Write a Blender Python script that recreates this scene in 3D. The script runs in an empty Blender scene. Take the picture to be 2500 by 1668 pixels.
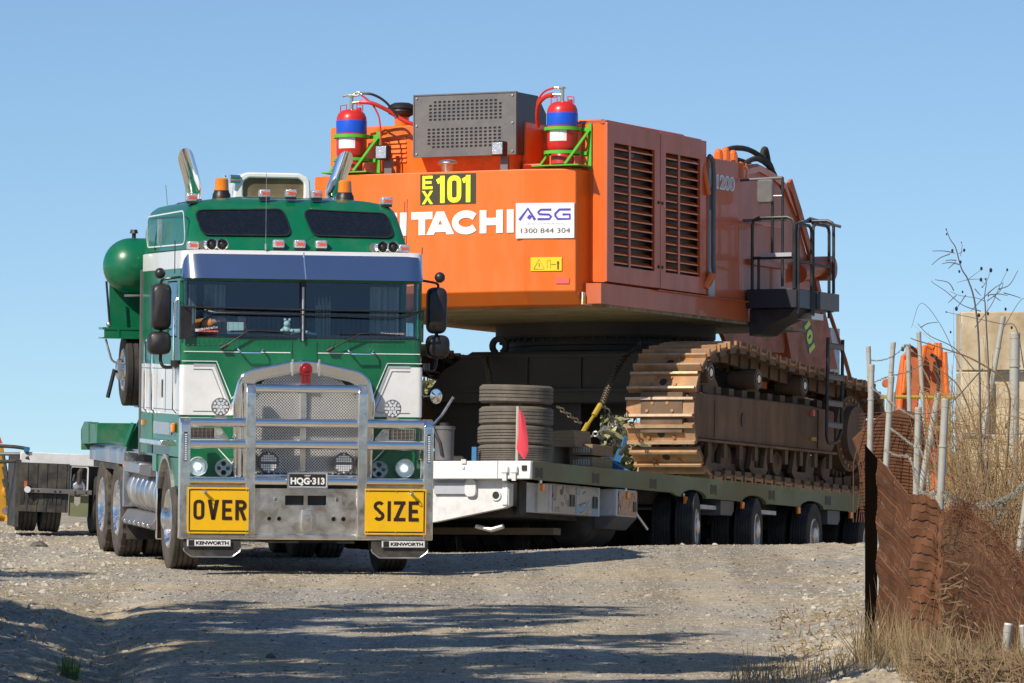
import bpy, math, random
import numpy as np
from mathutils import Vector, Matrix, noise
R=math.radians; PI=math.pi
random.seed(7)
SC=bpy.context.scene
# ------------------------------------------------------------------ camera, sky, sun, exposure
cam_d=bpy.data.cameras.new('camera'); cam_d.lens=216.0; cam_d.sensor_width=36.0; cam_d.sensor_fit='HORIZONTAL'
cam_d.shift_y=0.1324; cam_d.clip_start=0.5; cam_d.clip_end=9000
cam=bpy.data.objects.new('camera',cam_d); SC.collection.objects.link(cam)
cam.location=(0,0,0.95); cam.rotation_euler=(R(90),0,0); SC.camera=cam
SUN_AZ=39.8; SUN_EL=40.5
sd=bpy.data.lights.new('sun','SUN'); sd.energy=5.0; sd.angle=R(0.5); sd.color=(1.0,0.91,0.77)
so=bpy.data.objects.new('sun',sd); SC.collection.objects.link(so)
svec=Vector((-math.sin(R(SUN_AZ))*math.cos(R(SUN_EL)),-math.cos(R(SUN_AZ))*math.cos(R(SUN_EL)),math.sin(R(SUN_EL))))
so.rotation_euler=svec.to_track_quat('Z','Y').to_euler()
W=bpy.data.worlds.new('World'); SC.world=W; W.use_nodes=True
nt=W.node_tree; nt.nodes.clear()
sky=nt.nodes.new('ShaderNodeTexSky'); sky.sky_type='NISHITA'; sky.sun_disc=False
sky.sun_elevation=R(SUN_EL); sky.sun_rotation=R(180+SUN_AZ); sky.air_density=1.0; sky.dust_density=0.3; sky.ozone_density=1.6; sky.altitude=200
tcw=nt.nodes.new('ShaderNodeTexCoord'); vm=nt.nodes.new('ShaderNodeVectorMath'); vm.operation='MULTIPLY_ADD'; vm.inputs[1].default_value=(1,1,1.7); vm.inputs[2].default_value=(0,0,0.07)
vn=nt.nodes.new('ShaderNodeVectorMath'); vn.operation='NORMALIZE'
nt.links.new(tcw.outputs['Generated'],vm.inputs[0]); nt.links.new(vm.outputs[0],vn.inputs[0]); nt.links.new(vn.outputs[0],sky.inputs[0])
bg=nt.nodes.new('ShaderNodeBackground'); bg.inputs[1].default_value=0.122
wo=nt.nodes.new('ShaderNodeOutputWorld'); tn=nt.nodes.new('ShaderNodeMix'); tn.data_type='RGBA'; tn.blend_type='MULTIPLY'; tn.inputs['Factor'].default_value=1; tn.inputs['B'].default_value=(.84,.96,1.05,1); nt.links.new(sky.outputs[0],tn.inputs['A']); nt.links.new(tn.outputs['Result'],bg.inputs[0]); nt.links.new(bg.outputs[0],wo.inputs[0])
SC.view_settings.view_transform='Standard'; SC.view_settings.look='None'; SC.view_settings.exposure=0.0; SC.view_settings.gamma=1.0
SC.view_settings.use_curve_mapping=False
SC.render.engine='CYCLES'
# ------------------------------------------------------------------ materials
def mat(name,col,rough=0.5,metal=0.0,var=0.12,vscale=6.0,dirt=None,damt=0.0,dscale=3.0,bump=0.0,bscale=60.0,coat=0.0,spec=0.5,stretch=None,dirtlo=0.45,dirthi=0.7,aniso=None,rvar=0.0):
    m=bpy.data.materials.new(name); m.use_nodes=True; t=m.node_tree; N=t.nodes; Lk=t.links
    p=N['Principled BSDF']; tc=N.new('ShaderNodeTexCoord'); mp=N.new('ShaderNodeMapping')
    Lk.new(tc.outputs['Object'],mp.inputs[0])
    if stretch: mp.inputs['Scale'].default_value=stretch
    n=N.new('ShaderNodeTexNoise'); n.inputs['Scale'].default_value=vscale; n.inputs['Detail'].default_value=6; Lk.new(mp.outputs[0],n.inputs[0])
    mr=N.new('ShaderNodeMapRange'); mr.inputs['From Min'].default_value=.25; mr.inputs['From Max'].default_value=.75
    mr.inputs['To Min'].default_value=1-var; mr.inputs['To Max'].default_value=1+var; Lk.new(n.outputs['Fac'],mr.inputs['Value'])
    mx=N.new('ShaderNodeMix'); mx.data_type='RGBA'; mx.blend_type='MULTIPLY'; mx.inputs['Factor'].default_value=1
    mx.inputs['A'].default_value=(*col,1); Lk.new(mr.outputs[0],mx.inputs['B'])
    out=mx.outputs['Result']
    if dirt:
        n2=N.new('ShaderNodeTexNoise'); n2.inputs['Scale'].default_value=dscale; n2.inputs['Detail'].default_value=8; n2.inputs['Roughness'].default_value=.65; Lk.new(mp.outputs[0],n2.inputs[0])
        m2=N.new('ShaderNodeMapRange'); m2.inputs['From Min'].default_value=dirtlo; m2.inputs['From Max'].default_value=dirthi; m2.inputs['To Max'].default_value=damt; Lk.new(n2.outputs['Fac'],m2.inputs['Value'])
        mb=N.new('ShaderNodeMix'); mb.data_type='RGBA'; Lk.new(m2.outputs[0],mb.inputs['Factor']); Lk.new(out,mb.inputs['A']); mb.inputs['B'].default_value=(*dirt,1); out=mb.outputs['Result']
        rr=N.new('ShaderNodeMapRange'); rr.inputs['To Min'].default_value=rough; rr.inputs['To Max'].default_value=.85; Lk.new(m2.outputs[0],rr.inputs['Value']); Lk.new(rr.outputs[0],p.inputs['Roughness'])
        if metal>0:
            rm=N.new('ShaderNodeMapRange'); rm.inputs['To Min'].default_value=metal; rm.inputs['To Max'].default_value=0; Lk.new(m2.outputs[0],rm.inputs['Value']); Lk.new(rm.outputs[0],p.inputs['Metallic'])
    else: p.inputs['Roughness'].default_value=rough
    Lk.new(out,p.inputs['Base Color'])
    if not(dirt and metal>0): p.inputs['Metallic'].default_value=metal
    p.inputs['Specular IOR Level'].default_value=spec; p.inputs['Coat Weight'].default_value=coat; p.inputs['Coat Roughness'].default_value=.06
    if bump:
        n3=N.new('ShaderNodeTexNoise'); n3.inputs['Scale'].default_value=bscale; n3.inputs['Detail'].default_value=4; Lk.new(mp.outputs[0],n3.inputs[0])
        b=N.new('ShaderNodeBump'); b.inputs['Strength'].default_value=bump; b.inputs['Distance'].default_value=.01; Lk.new(n3.outputs['Fac'],b.inputs['Height']); Lk.new(b.outputs[0],p.inputs['Normal'])
    return m
DUST=(.28,.22,.15)
Mt={}
Mt['green']=mat('green_paint',(.001,.135,.056),.3,var=.07,coat=.4,dirt=DUST,damt=.06,bump=.012,bscale=3)
Mt['greendusty']=mat('dusty_green_paint',(.004,.15,.07),.4,var=.1,coat=.2,dirt=DUST,damt=.35,dscale=5,dirtlo=.4)
Mt['white']=mat('white_paint',(.82,.82,.81),.35,var=.03,coat=.4,dirt=(.5,.43,.34),damt=.2,dscale=5)
Mt['whitedirty']=mat('scuffed_white_paint',(.68,.69,.7),.5,var=.06,dirt=(.4,.33,.25),damt=.4,dscale=7)
Mt['silver']=mat('silver_grey_paint',(.42,.44,.48),.35,var=.05)
Mt['pin']=mat('pinstripe_paint',(.75,.8,.77),.4,var=.03)
Mt['pingrey']=mat('grey_pinstripe_paint',(.16,.17,.18),.4,var=.03)
Mt['chrome']=mat('polished_aluminium',(.96,.95,.93),.08,1.0,var=.05,vscale=9,bump=.02,bscale=9)
Mt['chromed']=mat('weathered_polished_aluminium',(.90,.86,.80),.12,1.0,var=.22,vscale=9,bump=.05,bscale=14,dirt=(.17,.135,.1),damt=.2,dscale=7,dirtlo=.4,dirthi=.7)
Mt['visor']=mat('stainless_visor_metal',(.52,.54,.64),.2,1.0,var=.06,vscale=2,bump=.015,bscale=40)
Mt['alu']=mat('brushed_aluminium',(.62,.62,.63),.32,1.0,var=.1,bump=.05,bscale=30,dirt=(.4,.33,.26),damt=.35)
Mt['tread']=mat('aluminium_tread_plate',(.6,.62,.66),.3,1.0,var=.1,dirt=(.45,.4,.33),damt=.4,dscale=8)
Mt['black']=mat('black_plastic',(.018,.017,.018),.38,var=.15,dirt=(.15,.12,.1),damt=.1)
Mt['blackm']=mat('black_steel',(.022,.022,.024),.42,var=.2,dirt=(.16,.12,.08),damt=.25)
Mt['rubber']=mat('dusty_tyre_rubber',(.035,.031,.028),.8,var=.25,dirt=(.17,.135,.095),damt=.75,dscale=9,dirtlo=.3,dirthi=.75,bump=.2,bscale=40)
Mt['rubberd']=mat('dark_tyre_rubber',(.03,.028,.026),.8,var=.25,dirt=(.12,.1,.075),damt=.5,dscale=5,bump=.15)
Mt['flap']=mat('rubber_flap',(.03,.029,.028),.65,var=.2,dirt=(.2,.165,.11),damt=.5,dscale=4)
Mt['rim']=mat('polished_wheel_rim',(.8,.8,.82),.15,1.0,var=.1,dirt=(.35,.28,.2),damt=.5,dscale=5)
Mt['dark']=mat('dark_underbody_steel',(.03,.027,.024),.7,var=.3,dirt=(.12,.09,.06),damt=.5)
Mt['glassdark']=mat('tinted_dark_glass',(.006,.008,.012),.06,var=.1,spec=.6,dirt=(.2,.2,.2),damt=.04,dscale=30)
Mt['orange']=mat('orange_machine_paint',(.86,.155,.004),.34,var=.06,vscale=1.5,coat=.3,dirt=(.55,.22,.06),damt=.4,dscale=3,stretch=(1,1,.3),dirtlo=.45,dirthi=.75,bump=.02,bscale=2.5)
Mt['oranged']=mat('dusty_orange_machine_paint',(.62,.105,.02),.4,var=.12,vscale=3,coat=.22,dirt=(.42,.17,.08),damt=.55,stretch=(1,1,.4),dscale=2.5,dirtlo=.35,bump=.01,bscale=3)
Mt['orangew']=mat('worn_orange_paint',(.55,.12,.03),.5,var=.2,dirt=(.2,.12,.07),damt=.6,dscale=4)
Mt['boxgrey']=mat('grey_steel_box_paint',(.13,.125,.125),.5,var=.06,dirt=(.3,.28,.26),damt=.2,bump=.03,bscale=50)
Mt['boxdark']=mat('charcoal_box_paint',(.028,.033,.045),.4,var=.06)
Mt['sticky']=mat('yellow_vinyl',(.86,.92,.03),.4,var=.03); Mt['stickblk']=mat('faded_black_vinyl',(.055,.045,.02),.45,var=.05)
Mt['whitev']=mat('white_vinyl',(.84,.84,.82),.45,var=.03,dirt=(.6,.42,.28),damt=.22,dscale=6); Mt['blue']=mat('violet_blue_vinyl',(.085,.07,.45),.4,var=.02)
Mt['txt']=mat('black_print',(.02,.016,.014),.5,var=.05); Mt['greyp']=mat('grey_print',(.35,.36,.4),.5,var=.05)
Mt['yell']=mat('warning_yellow',(.85,.62,.02),.4,var=.03); Mt['redv']=mat('faded_red_vinyl',(.8,.13,.1),.45,var=.05)
Mt['sign']=mat('amber_sign_sheet',(.88,.49,.0),.42,var=.04,dirt=(.5,.30,.06),damt=.25,dscale=7)
Mt['signb']=mat('dark_sign_print',(.03,.012,.004),.45,var=.05)
Mt['exred']=mat('red_cylinder_paint',(.62,.02,.015),.3,var=.08,coat=.3,dirt=(.35,.08,.05),damt=.3)
Mt['exblue']=mat('blue_band',(.01,.09,.62),.35,var=.03); Mt['lime']=mat('lime_green_paint',(.10,.47,.03),.4,var=.06,dirt=(.1,.2,.02),damt=.3)
Mt['hosered']=mat('red_rubber_hose',(.6,.04,.03),.4,var=.1); Mt['brass']=mat('brass_fitting',(.7,.62,.42),.3,1.0,var=.1)
Mt['amber']=mat('amber_lens',(.85,.22,.0),.15,var=.1,coat=.5); Mt['lens']=mat('clear_lamp_lens',(.62,.64,.66),.12,.55,var=.3,vscale=60,bump=.6,bscale=70)
Mt['lensbr']=mat('bright_reflector',(.85,.86,.87),.2,.35,var=.15,vscale=40,bump=.5,bscale=40)
Mt['redlens']=mat('red_lens',(.75,.1,.04),.25,var=.2,vscale=60); Mt['rust']=mat('rusty_track_steel',(.40,.20,.085),.6,.2,var=.35,vscale=6,dirt=(.38,.30,.2),damt=.6,dscale=4,bump=.15,bscale=30)
Mt['rustd']=mat('dark_rusty_steel',(.13,.078,.045),.7,var=.3,vscale=4,dirt=(.20,.13,.075),damt=.6,dscale=3,stretch=(1,1,.45),bump=.1)
Mt['frame']=mat('rust_stained_frame_steel',(.17,.085,.04),.6,var=.25,vscale=3,dirt=(.10,.055,.03),damt=.7,dscale=2.6,stretch=(1,1.4,.35),bump=.08)
Mt['car']=mat('muddy_chassis_steel',(.06,.05,.043),.75,var=.2,vscale=2.5,dirt=(.085,.07,.05),damt=.6,dscale=2)
Mt['under']=mat('muddy_underside_steel',(.34,.27,.16),.8,var=.35,vscale=3,dirt=(.10,.07,.035),damt=.7,dscale=2.5,stretch=(1,3,1),bump=.4,bscale=12)
Mt['olive']=mat('olive_green_deck_paint',(.15,.19,.10),.5,var=.12,dirt=(.22,.18,.09),damt=.8,dscale=.9,dirtlo=.4,dirthi=.6)
Mt['wood']=mat('rough_hardwood',(.26,.17,.09),.8,var=.25,stretch=(1,1,12),bump=.2); Mt['woodgrey']=mat('dusty_board',(.22,.165,.11),.8,var=.2,bump=.1)
Mt['pink']=mat('pink_flag_cloth',(.72,.06,.09),.8,var=.08); Mt['stick']=mat('pale_stick',(.5,.45,.38),.7,var=.1)
Mt['chain']=mat('dirty_chain_steel',(.10,.075,.045),.55,.4,var=.3); Mt['chainbr']=mat('bright_chain_steel',(.45,.42,.38),.4,.7,var=.2)
Mt['yellowp']=mat('yellow_paint',(.45,.30,.015),.5,var=.15,dirt=(.2,.12,.03),damt=.4); Mt['bluep']=mat('blue_strap',(.03,.15,.32),.6,var=.15)
Mt['pipe']=mat('galvanised_post',(.42,.42,.38),.6,.1,var=.12,dirt=(.30,.25,.18),damt=.75,dscale=6,bump=.05)
Mt['mesh']=mat('rust_brown_mesh',(.15,.058,.022),.75,var=.3,vscale=8); Mt['weave']=mat('rust_brown_weave',(.19,.08,.032),.85,var=.75,vscale=9,stretch=(14,14,1.1),dirt=(.30,.16,.07),damt=.5,dscale=3)
Mt['seam']=mat('dark_rusted_seam',(.045,.018,.008),.85,var=.3); Mt['barb']=mat('barbed_wire_steel',(.36,.34,.28),.6,.3,var=.2)
Mt['conc']=mat('weathered_concrete',(.62,.52,.36),.9,var=.1,vscale=3,dirt=(.30,.20,.09),damt=.9,dscale=1.3,bump=.15,bscale=30)
Mt['twig']=mat('dry_twigs',(.25,.16,.08),.8,var=.35); Mt['vine']=mat('yellow_brown_vines',(.36,.23,.09),.8,var=.45); Mt['twiggrey']=mat('grey_twigs',(.13,.115,.12),.8,var=.2)
Mt['straw']=mat('dry_grass',(.27,.195,.10),.85,var=.45,vscale=3); Mt['gmesh']=mat('bright_grille_wire',(.88,.87,.85),.3,.45,var=.15,vscale=30)
Mt['foldshade']=mat('fold_shade_black',(.006,.004,.003),1.0,var=.1,spec=0)  # near-black colour standing in for shade on the mesh fold
Mt['meshl']=mat('bright_rust_wire',(.20,.085,.035),.7,var=.2)
em=bpy.data.materials.new('lit_headlamp'); em.use_nodes=True; em.node_tree.nodes['Principled BSDF'].inputs['Emission Color'].default_value=(1,.97,.9,1); em.node_tree.nodes['Principled BSDF'].inputs['Emission Strength'].default_value=1.6; Mt['lit']=em
Mt['leaf']=mat('gum_leaves',(.12,.14,.055),.6,var=.5,vscale=1.5)
Mt['leaf2']=mat('pale_gum_leaves',(.26,.25,.11),.6,var=.5,vscale=2); Mt['bark']=mat('tree_bark',(.16,.12,.08),.85,var=.3,bump=.3)
Mt['grassg']=mat('green_grass',(.05,.11,.02),.6,var=.3)
Mt['orsh']=mat('orange_work_shirt',(.95,.26,.04),.75,var=.15); Mt['skin']=mat('skin',(.45,.25,.16),.55,var=.06); Mt['hair']=mat('dark_hair',(.03,.02,.015),.7)
Mt['cabin']=mat('dark_cab_interior',(.012,.014,.018),.7,var=.3); Mt['paper']=mat('pale_paper',(.5,.66,.66),.6,var=.05); Mt['curt']=mat('grey_curtain_cloth',(.40,.42,.42),.8,var=.25)
Mt['badge']=mat('red_enamel_badge',(.28,.008,.01),.2,var=.05,coat=.6)
Mt['gold']=mat('yellow_excavator_paint',(.62,.33,.03),.5,var=.15,dirt=(.25,.15,.05),damt=.4)
Mt['tyredust']=mat('sun_bleached_dusty_rubber',(.13,.11,.085),.85,var=.2,dirt=(.2,.17,.13),damt=.6,dscale=8,bump=.2)
Mt['rustedge']=mat('worn_grouser_steel',(.56,.42,.28),.5,.3,var=.2,vscale=12)
# see-through windscreen: tinted transparency with fresnel gloss
gm=bpy.data.materials.new('windscreen_glass'); gm.use_nodes=True; t=gm.node_tree; t.nodes.clear()
a=t.nodes.new('ShaderNodeBsdfTransparent'); a.inputs[0].default_value=(.78,.88,.90,1); b=t.nodes.new('ShaderNodeBsdfGlossy'); b.inputs['Roughness'].default_value=.03; b.inputs[0].default_value=(.8,.9,1,1)
f=t.nodes.new('ShaderNodeLayerWeight'); f.inputs[0].default_value=.15; ad=t.nodes.new('ShaderNodeMath'); ad.operation='MULTIPLY_ADD'; ad.inputs[1].default_value=.7; ad.inputs[2].default_value=.07
mx=t.nodes.new('ShaderNodeMixShader'); o=t.nodes.new('ShaderNodeOutputMaterial')
t.links.new(f.outputs['Facing'],ad.inputs[0]); t.links.new(ad.outputs[0],mx.inputs[0]); t.links.new(a.outputs[0],mx.inputs[1]); t.links.new(b.outputs[0],mx.inputs[2]); t.links.new(mx.outputs[0],o.inputs[0]); Mt['glass']=gm
# art panels: pale abstract painted doors
def artmat(name,c1,c2,c3,s):
    m=bpy.data.materials.new(name); m.use_nodes=True; t=m.node_tree; p=t.nodes['Principled BSDF']; p.inputs['Roughness'].default_value=.5
    tc=t.nodes.new('ShaderNodeTexCoord'); n=t.nodes.new('ShaderNodeTexNoise'); n.inputs['Scale'].default_value=s; n.inputs['Distortion'].default_value=1.5; n.inputs['Detail'].default_value=1
    cr=t.nodes.new('ShaderNodeValToRGB'); cr.color_ramp.interpolation='CONSTANT'; e=cr.color_ramp.elements; e[0].color=(*c1,1); e[1].position=.62; e[1].color=(*c3,1)
    for pos,c in((.42,(.08,.07,.07)),(.435,c2),(.6,(.1,.09,.08))):
        k=e.new(pos); k.color=(*c,1)
    t.links.new(tc.outputs['Object'],n.inputs[0]); t.links.new(n.outputs['Fac'],cr.inputs[0]); t.links.new(cr.outputs[0],p.inputs['Base Color']); return m
Mt['art1']=artmat('painted_panel_sand',(.38,.30,.24),(.5,.42,.33),(.42,.35,.28),2.2)
Mt['art2']=artmat('painted_panel_blue',(.28,.42,.5),(.5,.46,.38),(.55,.36,.2),3.1)
Mt['art3']=artmat('painted_panel_orange',(.6,.36,.2),(.55,.33,.19),(.5,.3,.2),4.5)
# ------------------------------------------------------------------ mesh builder
class B:
    def __init__(s): s.v=[]; s.f=[]
    def add(s,vs,fs):
        k=len(s.v); s.v+= [tuple(p) for p in vs]; s.f+=[tuple(i+k for i in q) for q in fs]; return s
    def box(s,x0,x1,y0,y1,z0,z1,M=None):
        vs=[Vector(p) for p in((x0,y0,z0),(x1,y0,z0),(x1,y1,z0),(x0,y1,z0),(x0,y0,z1),(x1,y0,z1),(x1,y1,z1),(x0,y1,z1))]
        if M: vs=[M@p for p in vs]
        return s.add(vs,[(0,3,2,1),(4,5,6,7),(0,1,5,4),(1,2,6,5),(2,3,7,6),(3,0,4,7)])
    def prism(s,poly,ax,a0,a1):
        n=len(poly)
        def P(u,v,a): return {'x':(a,u,v),'y':(u,a,v),'z':(u,v,a)}[ax]
        vs=[P(u,v,a0) for u,v in poly]+[P(u,v,a1) for u,v in poly]
        return s.add(vs,[tuple(range(n-1,-1,-1)),tuple(range(n,2*n))]+[(i,(i+1)%n,(i+1)%n+n,i+n) for i in range(n)])
    def ring(s,po,pi,ax,a0,a1):
        n=len(po)
        def P(u,v,a): return {'x':(a,u,v),'y':(u,a,v),'z':(u,v,a)}[ax]
        vs=[P(*q,a) for a in(a0,a1) for pl in(po,pi) for q in pl]; fs=[]
        for i in range(n):
            j=(i+1)%n; fs+=[(i,j,n+j,n+i),(2*n+i,3*n+i,3*n+j,2*n+j),(i,2*n+i,2*n+j,j),(n+i,n+j,3*n+j,3*n+i)]
        return s.add(vs,fs)
    def tube(s,pts,r,n=8,closed=False,caps=True):
        pts=[Vector(p) for p in pts]; rs=r if isinstance(r,(list,tuple)) else [r]*len(pts); m=len(pts); vs=[]; fs=[]; up=None
        for i,p in enumerate(pts):
            if closed: d=pts[(i+1)%m]-pts[i-1]
            else: d=pts[min(i+1,m-1)]-pts[max(i-1,0)]
            d.normalize()
            if up is None:
                up=Vector((0,0,1)) if abs(d.z)<.9 else Vector((1,0,0))
            a=d.cross(up)
            if a.length<1e-5: a=d.cross(Vector((0,1,.1)))
            a.normalize(); b=a.cross(d); b.normalize(); up=b
            for k in range(n):
                t=2*PI*k/n; vs.append(p+(a*math.cos(t)+b*math.sin(t))*rs[i])
        for i in range(m if closed else m-1):
            j=(i+1)%m
            for k in range(n):
                l=(k+1)%n; fs.append((i*n+k,i*n+l,j*n+l,j*n+k))
        if caps and not closed: fs+=[tuple(range(n-1,-1,-1)),tuple(range((m-1)*n,m*n))]
        return s.add(vs,fs)
    def cyl(s,p0,p1,r0,r1=None,n=16): return s.tube([p0,p1],[r0,r0 if r1 is None else r1],n)
    def lathe(s,prof,c,ax='z',n=24,close=False,d=1,mod=None):
        vs=[];fs=[];m=len(prof)
        for k in range(n):
            t=2*PI*k/n; ct,st=math.cos(t),math.sin(t)
            for i,(r,h) in enumerate(prof):
                if mod: r=r+mod(i,k)
                h*=d
                q={'z':(r*ct,r*st,h),'x':(h,r*ct,r*st),'y':(r*ct,h,r*st)}[ax]
                vs.append((c[0]+q[0],c[1]+q[1],c[2]+q[2]))
        for k in range(n):
            l=(k+1)%n
            for i in range(m if close else m-1):
                j=(i+1)%m; fs.append((k*m+i,l*m+i,l*m+j,k*m+j))
        return s.add(vs,fs)
    def ball(s,c,r,n=12,m=8,sq=(1,1,1)):
        pr=[(math.sin(PI*i/m),-math.cos(PI*i/m)) for i in range(m+1)]; pr[0]=(1e-4,-1);pr[-1]=(1e-4,1)
        vs=[];fs=[]
        for k in range(n):
            t=2*PI*k/n
            for (q,h) in pr: vs.append((c[0]+r*q*math.cos(t)*sq[0],c[1]+r*q*math.sin(t)*sq[1],c[2]+r*h*sq[2]))
        for k in range(n):
            l=(k+1)%n
            for i in range(m): fs.append((k*(m+1)+i,l*(m+1)+i,l*(m+1)+i+1,k*(m+1)+i+1))
        return s.add(vs,fs)
    def strip(s,pts,w,ax,a,th=.002):   # flat ribbon in the plane ax=a along 2-D pts
        pts=[Vector(p) for p in pts]; L=[];Rr=[]
        for i,p in enumerate(pts):
            d0=(pts[i]-pts[i-1]) if i else (pts[1]-pts[0]); d1=(pts[i+1]-p) if i<len(pts)-1 else d0
            d=(d0.normalized()+d1.normalized()).normalized(); nrm=Vector((-d.y,d.x))
            L.append(p+nrm*w/2);Rr.append(p-nrm*w/2)
            if w<0: L=[p+Vector((-w/2,0)) for p in pts]; Rr=[p-Vector((-w/2,0)) for p in pts]
        for i in range(len(pts)-1): s.prism([L[i],L[i+1],Rr[i+1],Rr[i]],ax,a,a+th)
        return s
    def loft(s,secs,cap=True):
        n=len(secs[0]); vs=[p for q in secs for p in q]; fs=[]
        for i in range(len(secs)-1):
            for k in range(n):
                l=(k+1)%n; fs.append((i*n+k,i*n+l,(i+1)*n+l,(i+1)*n+k))
        if cap: fs+=[tuple(range(n-1,-1,-1)),tuple(range((len(secs)-1)*n,len(secs)*n))]
        return s.add(vs,fs)
    def mesh(s,name,m,smooth=35):
        me=bpy.data.meshes.new(name); me.from_pydata(s.v,[],s.f); me.validate(); me.update()
        me.materials.append(Mt[m] if isinstance(m,str) else m)
        if smooth:
            for p in me.polygons: p.use_smooth=True
            me.set_sharp_from_angle(angle=R(smooth))
        return me
    def obj(s,name,m,parent=None,smooth=35,bev=0,seg=2,label=None,kind=None,fix=False):
        me=s.mesh(name,m,smooth)
        if fix or bev:
            import bmesh
            bm=bmesh.new(); bm.from_mesh(me); bmesh.ops.recalc_face_normals(bm,faces=bm.faces); bm.to_mesh(me); bm.free()
        o=bpy.data.objects.new(name,me); SC.collection.objects.link(o)
        if parent: o.parent=parent
        if bev:
            md=o.modifiers.new('bevel','BEVEL'); md.width=bev; md.segments=seg; md.limit_method='ANGLE'; md.angle_limit=R(40)
        if label: o['label']=label
        if kind: o['kind']=kind
        return o
def inst(name,me,parent,loc=(0,0,0),rot=(0,0,0),M=None):
    o=bpy.data.objects.new(name,me); SC.collection.objects.link(o); o.parent=parent
    if M is not None: o.matrix_local=M
    else: o.location=loc; o.rotation_euler=rot
    return o
def thing(name,label,cat,loc=(0,0,0),rot=(0,0,0),group=None):
    o=bpy.data.objects.new(name,None); SC.collection.objects.link(o); o.location=loc; o.rotation_euler=rot; o.empty_display_size=.2
    o['label']=label; o['category']=cat
    if group: o['group']=group
    return o
def tag(o,label,cat,group=None):
    o['label']=label; o['category']=cat
    if group: o['group']=group
    return o
def rpoly(pts,r,n=4):
    out=[]; m=len(pts)
    for i,p in enumerate(pts):
        p=Vector(p); a=Vector(pts[i-1])-p; b=Vector(pts[(i+1)%m])-p; rr=r[i] if isinstance(r,(list,tuple)) else r
        if rr<=0: out.append(tuple(p)); continue
        ang=a.angle(b); d=min(rr/math.tan(ang/2),a.length*.49,b.length*.49); p0=p+a.normalized()*d; p1=p+b.normalized()*d
        for k in range(n+1):
            t=k/n; q=p0*(1-t)**2+p*2*t*(1-t)+p1*t*t; out.append((q.x,q.y))
    return out
def rrect(x0,x1,z0,z1,r,n=4): return rpoly([(x0,z0),(x1,z0),(x1,z1),(x0,z1)],r,n)
def bez(pts,n=8):  # catmull-rom through pts
    P=[Vector(p) for p in pts]; P=[P[0]*2-P[1]]+P+[P[-1]*2-P[-2]]; out=[]
    for i in range(1,len(P)-2):
        for k in range(n):
            t=k/n; out.append(.5*((2*P[i])+(P[i+1]-P[i-1])*t+(2*P[i-1]-5*P[i]+4*P[i+1]-P[i+2])*t*t+(3*P[i]-P[i-1]-3*P[i+1]+P[i+2])*t**3))
    out.append(P[-2]); return out
_tc={}
def text(body,m,parent,org,U,V,w,h,bold=0.0,depth=.002,name='lettering',shear=0):
    """flat lettering: org = lower left corner, U / V = unit directions, w x h = size"""
    cu=bpy.data.curves.new('t','FONT'); cu.body=body; cu.offset=bold; cu.resolution_u=4; cu.shear=shear
    to=bpy.data.objects.new('t',cu); SC.collection.objects.link(to); bpy.context.view_layer.update()
    me0=bpy.data.meshes.new_from_object(to.evaluated_get(bpy.context.evaluated_depsgraph_get()))
    vs=np.array([v.co[:] for v in me0.vertices]); fs=[tuple(p.vertices) for p in me0.polygons]
    bpy.data.objects.remove(to); bpy.data.curves.remove(cu); bpy.data.meshes.remove(me0)
    lo=vs.min(0); hi=vs.max(0); vs[:,0]=(vs[:,0]-lo[0])/(hi[0]-lo[0])*w; vs[:,1]=(vs[:,1]-lo[1])/(hi[1]-lo[1])*h
    U=Vector(U);V=Vector(V);N=U.cross(V).normalized(); org=Vector(org)
    b=B(); b.add([org+U*p[0]+V*p[1]+N*depth for p in vs],fs); return b.obj(name,m,parent,smooth=0)
def strokes(segs,m,parent,org,U,V,t,name='lettering'):
    """lettering from thick straight/arc strokes: segs = list of (polyline, thickness)"""
    U=Vector(U);V=Vector(V);N=U.cross(V).normalized(); org=Vector(org); b=B(); k=0
    for pl,w in segs:
        s2=B().strip(pl,w,'z',0,.001); 
        b.add([org+U*p[0]+V*p[1]+N*(t+p[2]+k*.0006) for p in s2.v],s2.f); k+=1
    return b.obj(name,m,parent,smooth=0)
X,Y_,Z=Vector((1,0,0)),Vector((0,1,0)),Vector((0,0,1))
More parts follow.
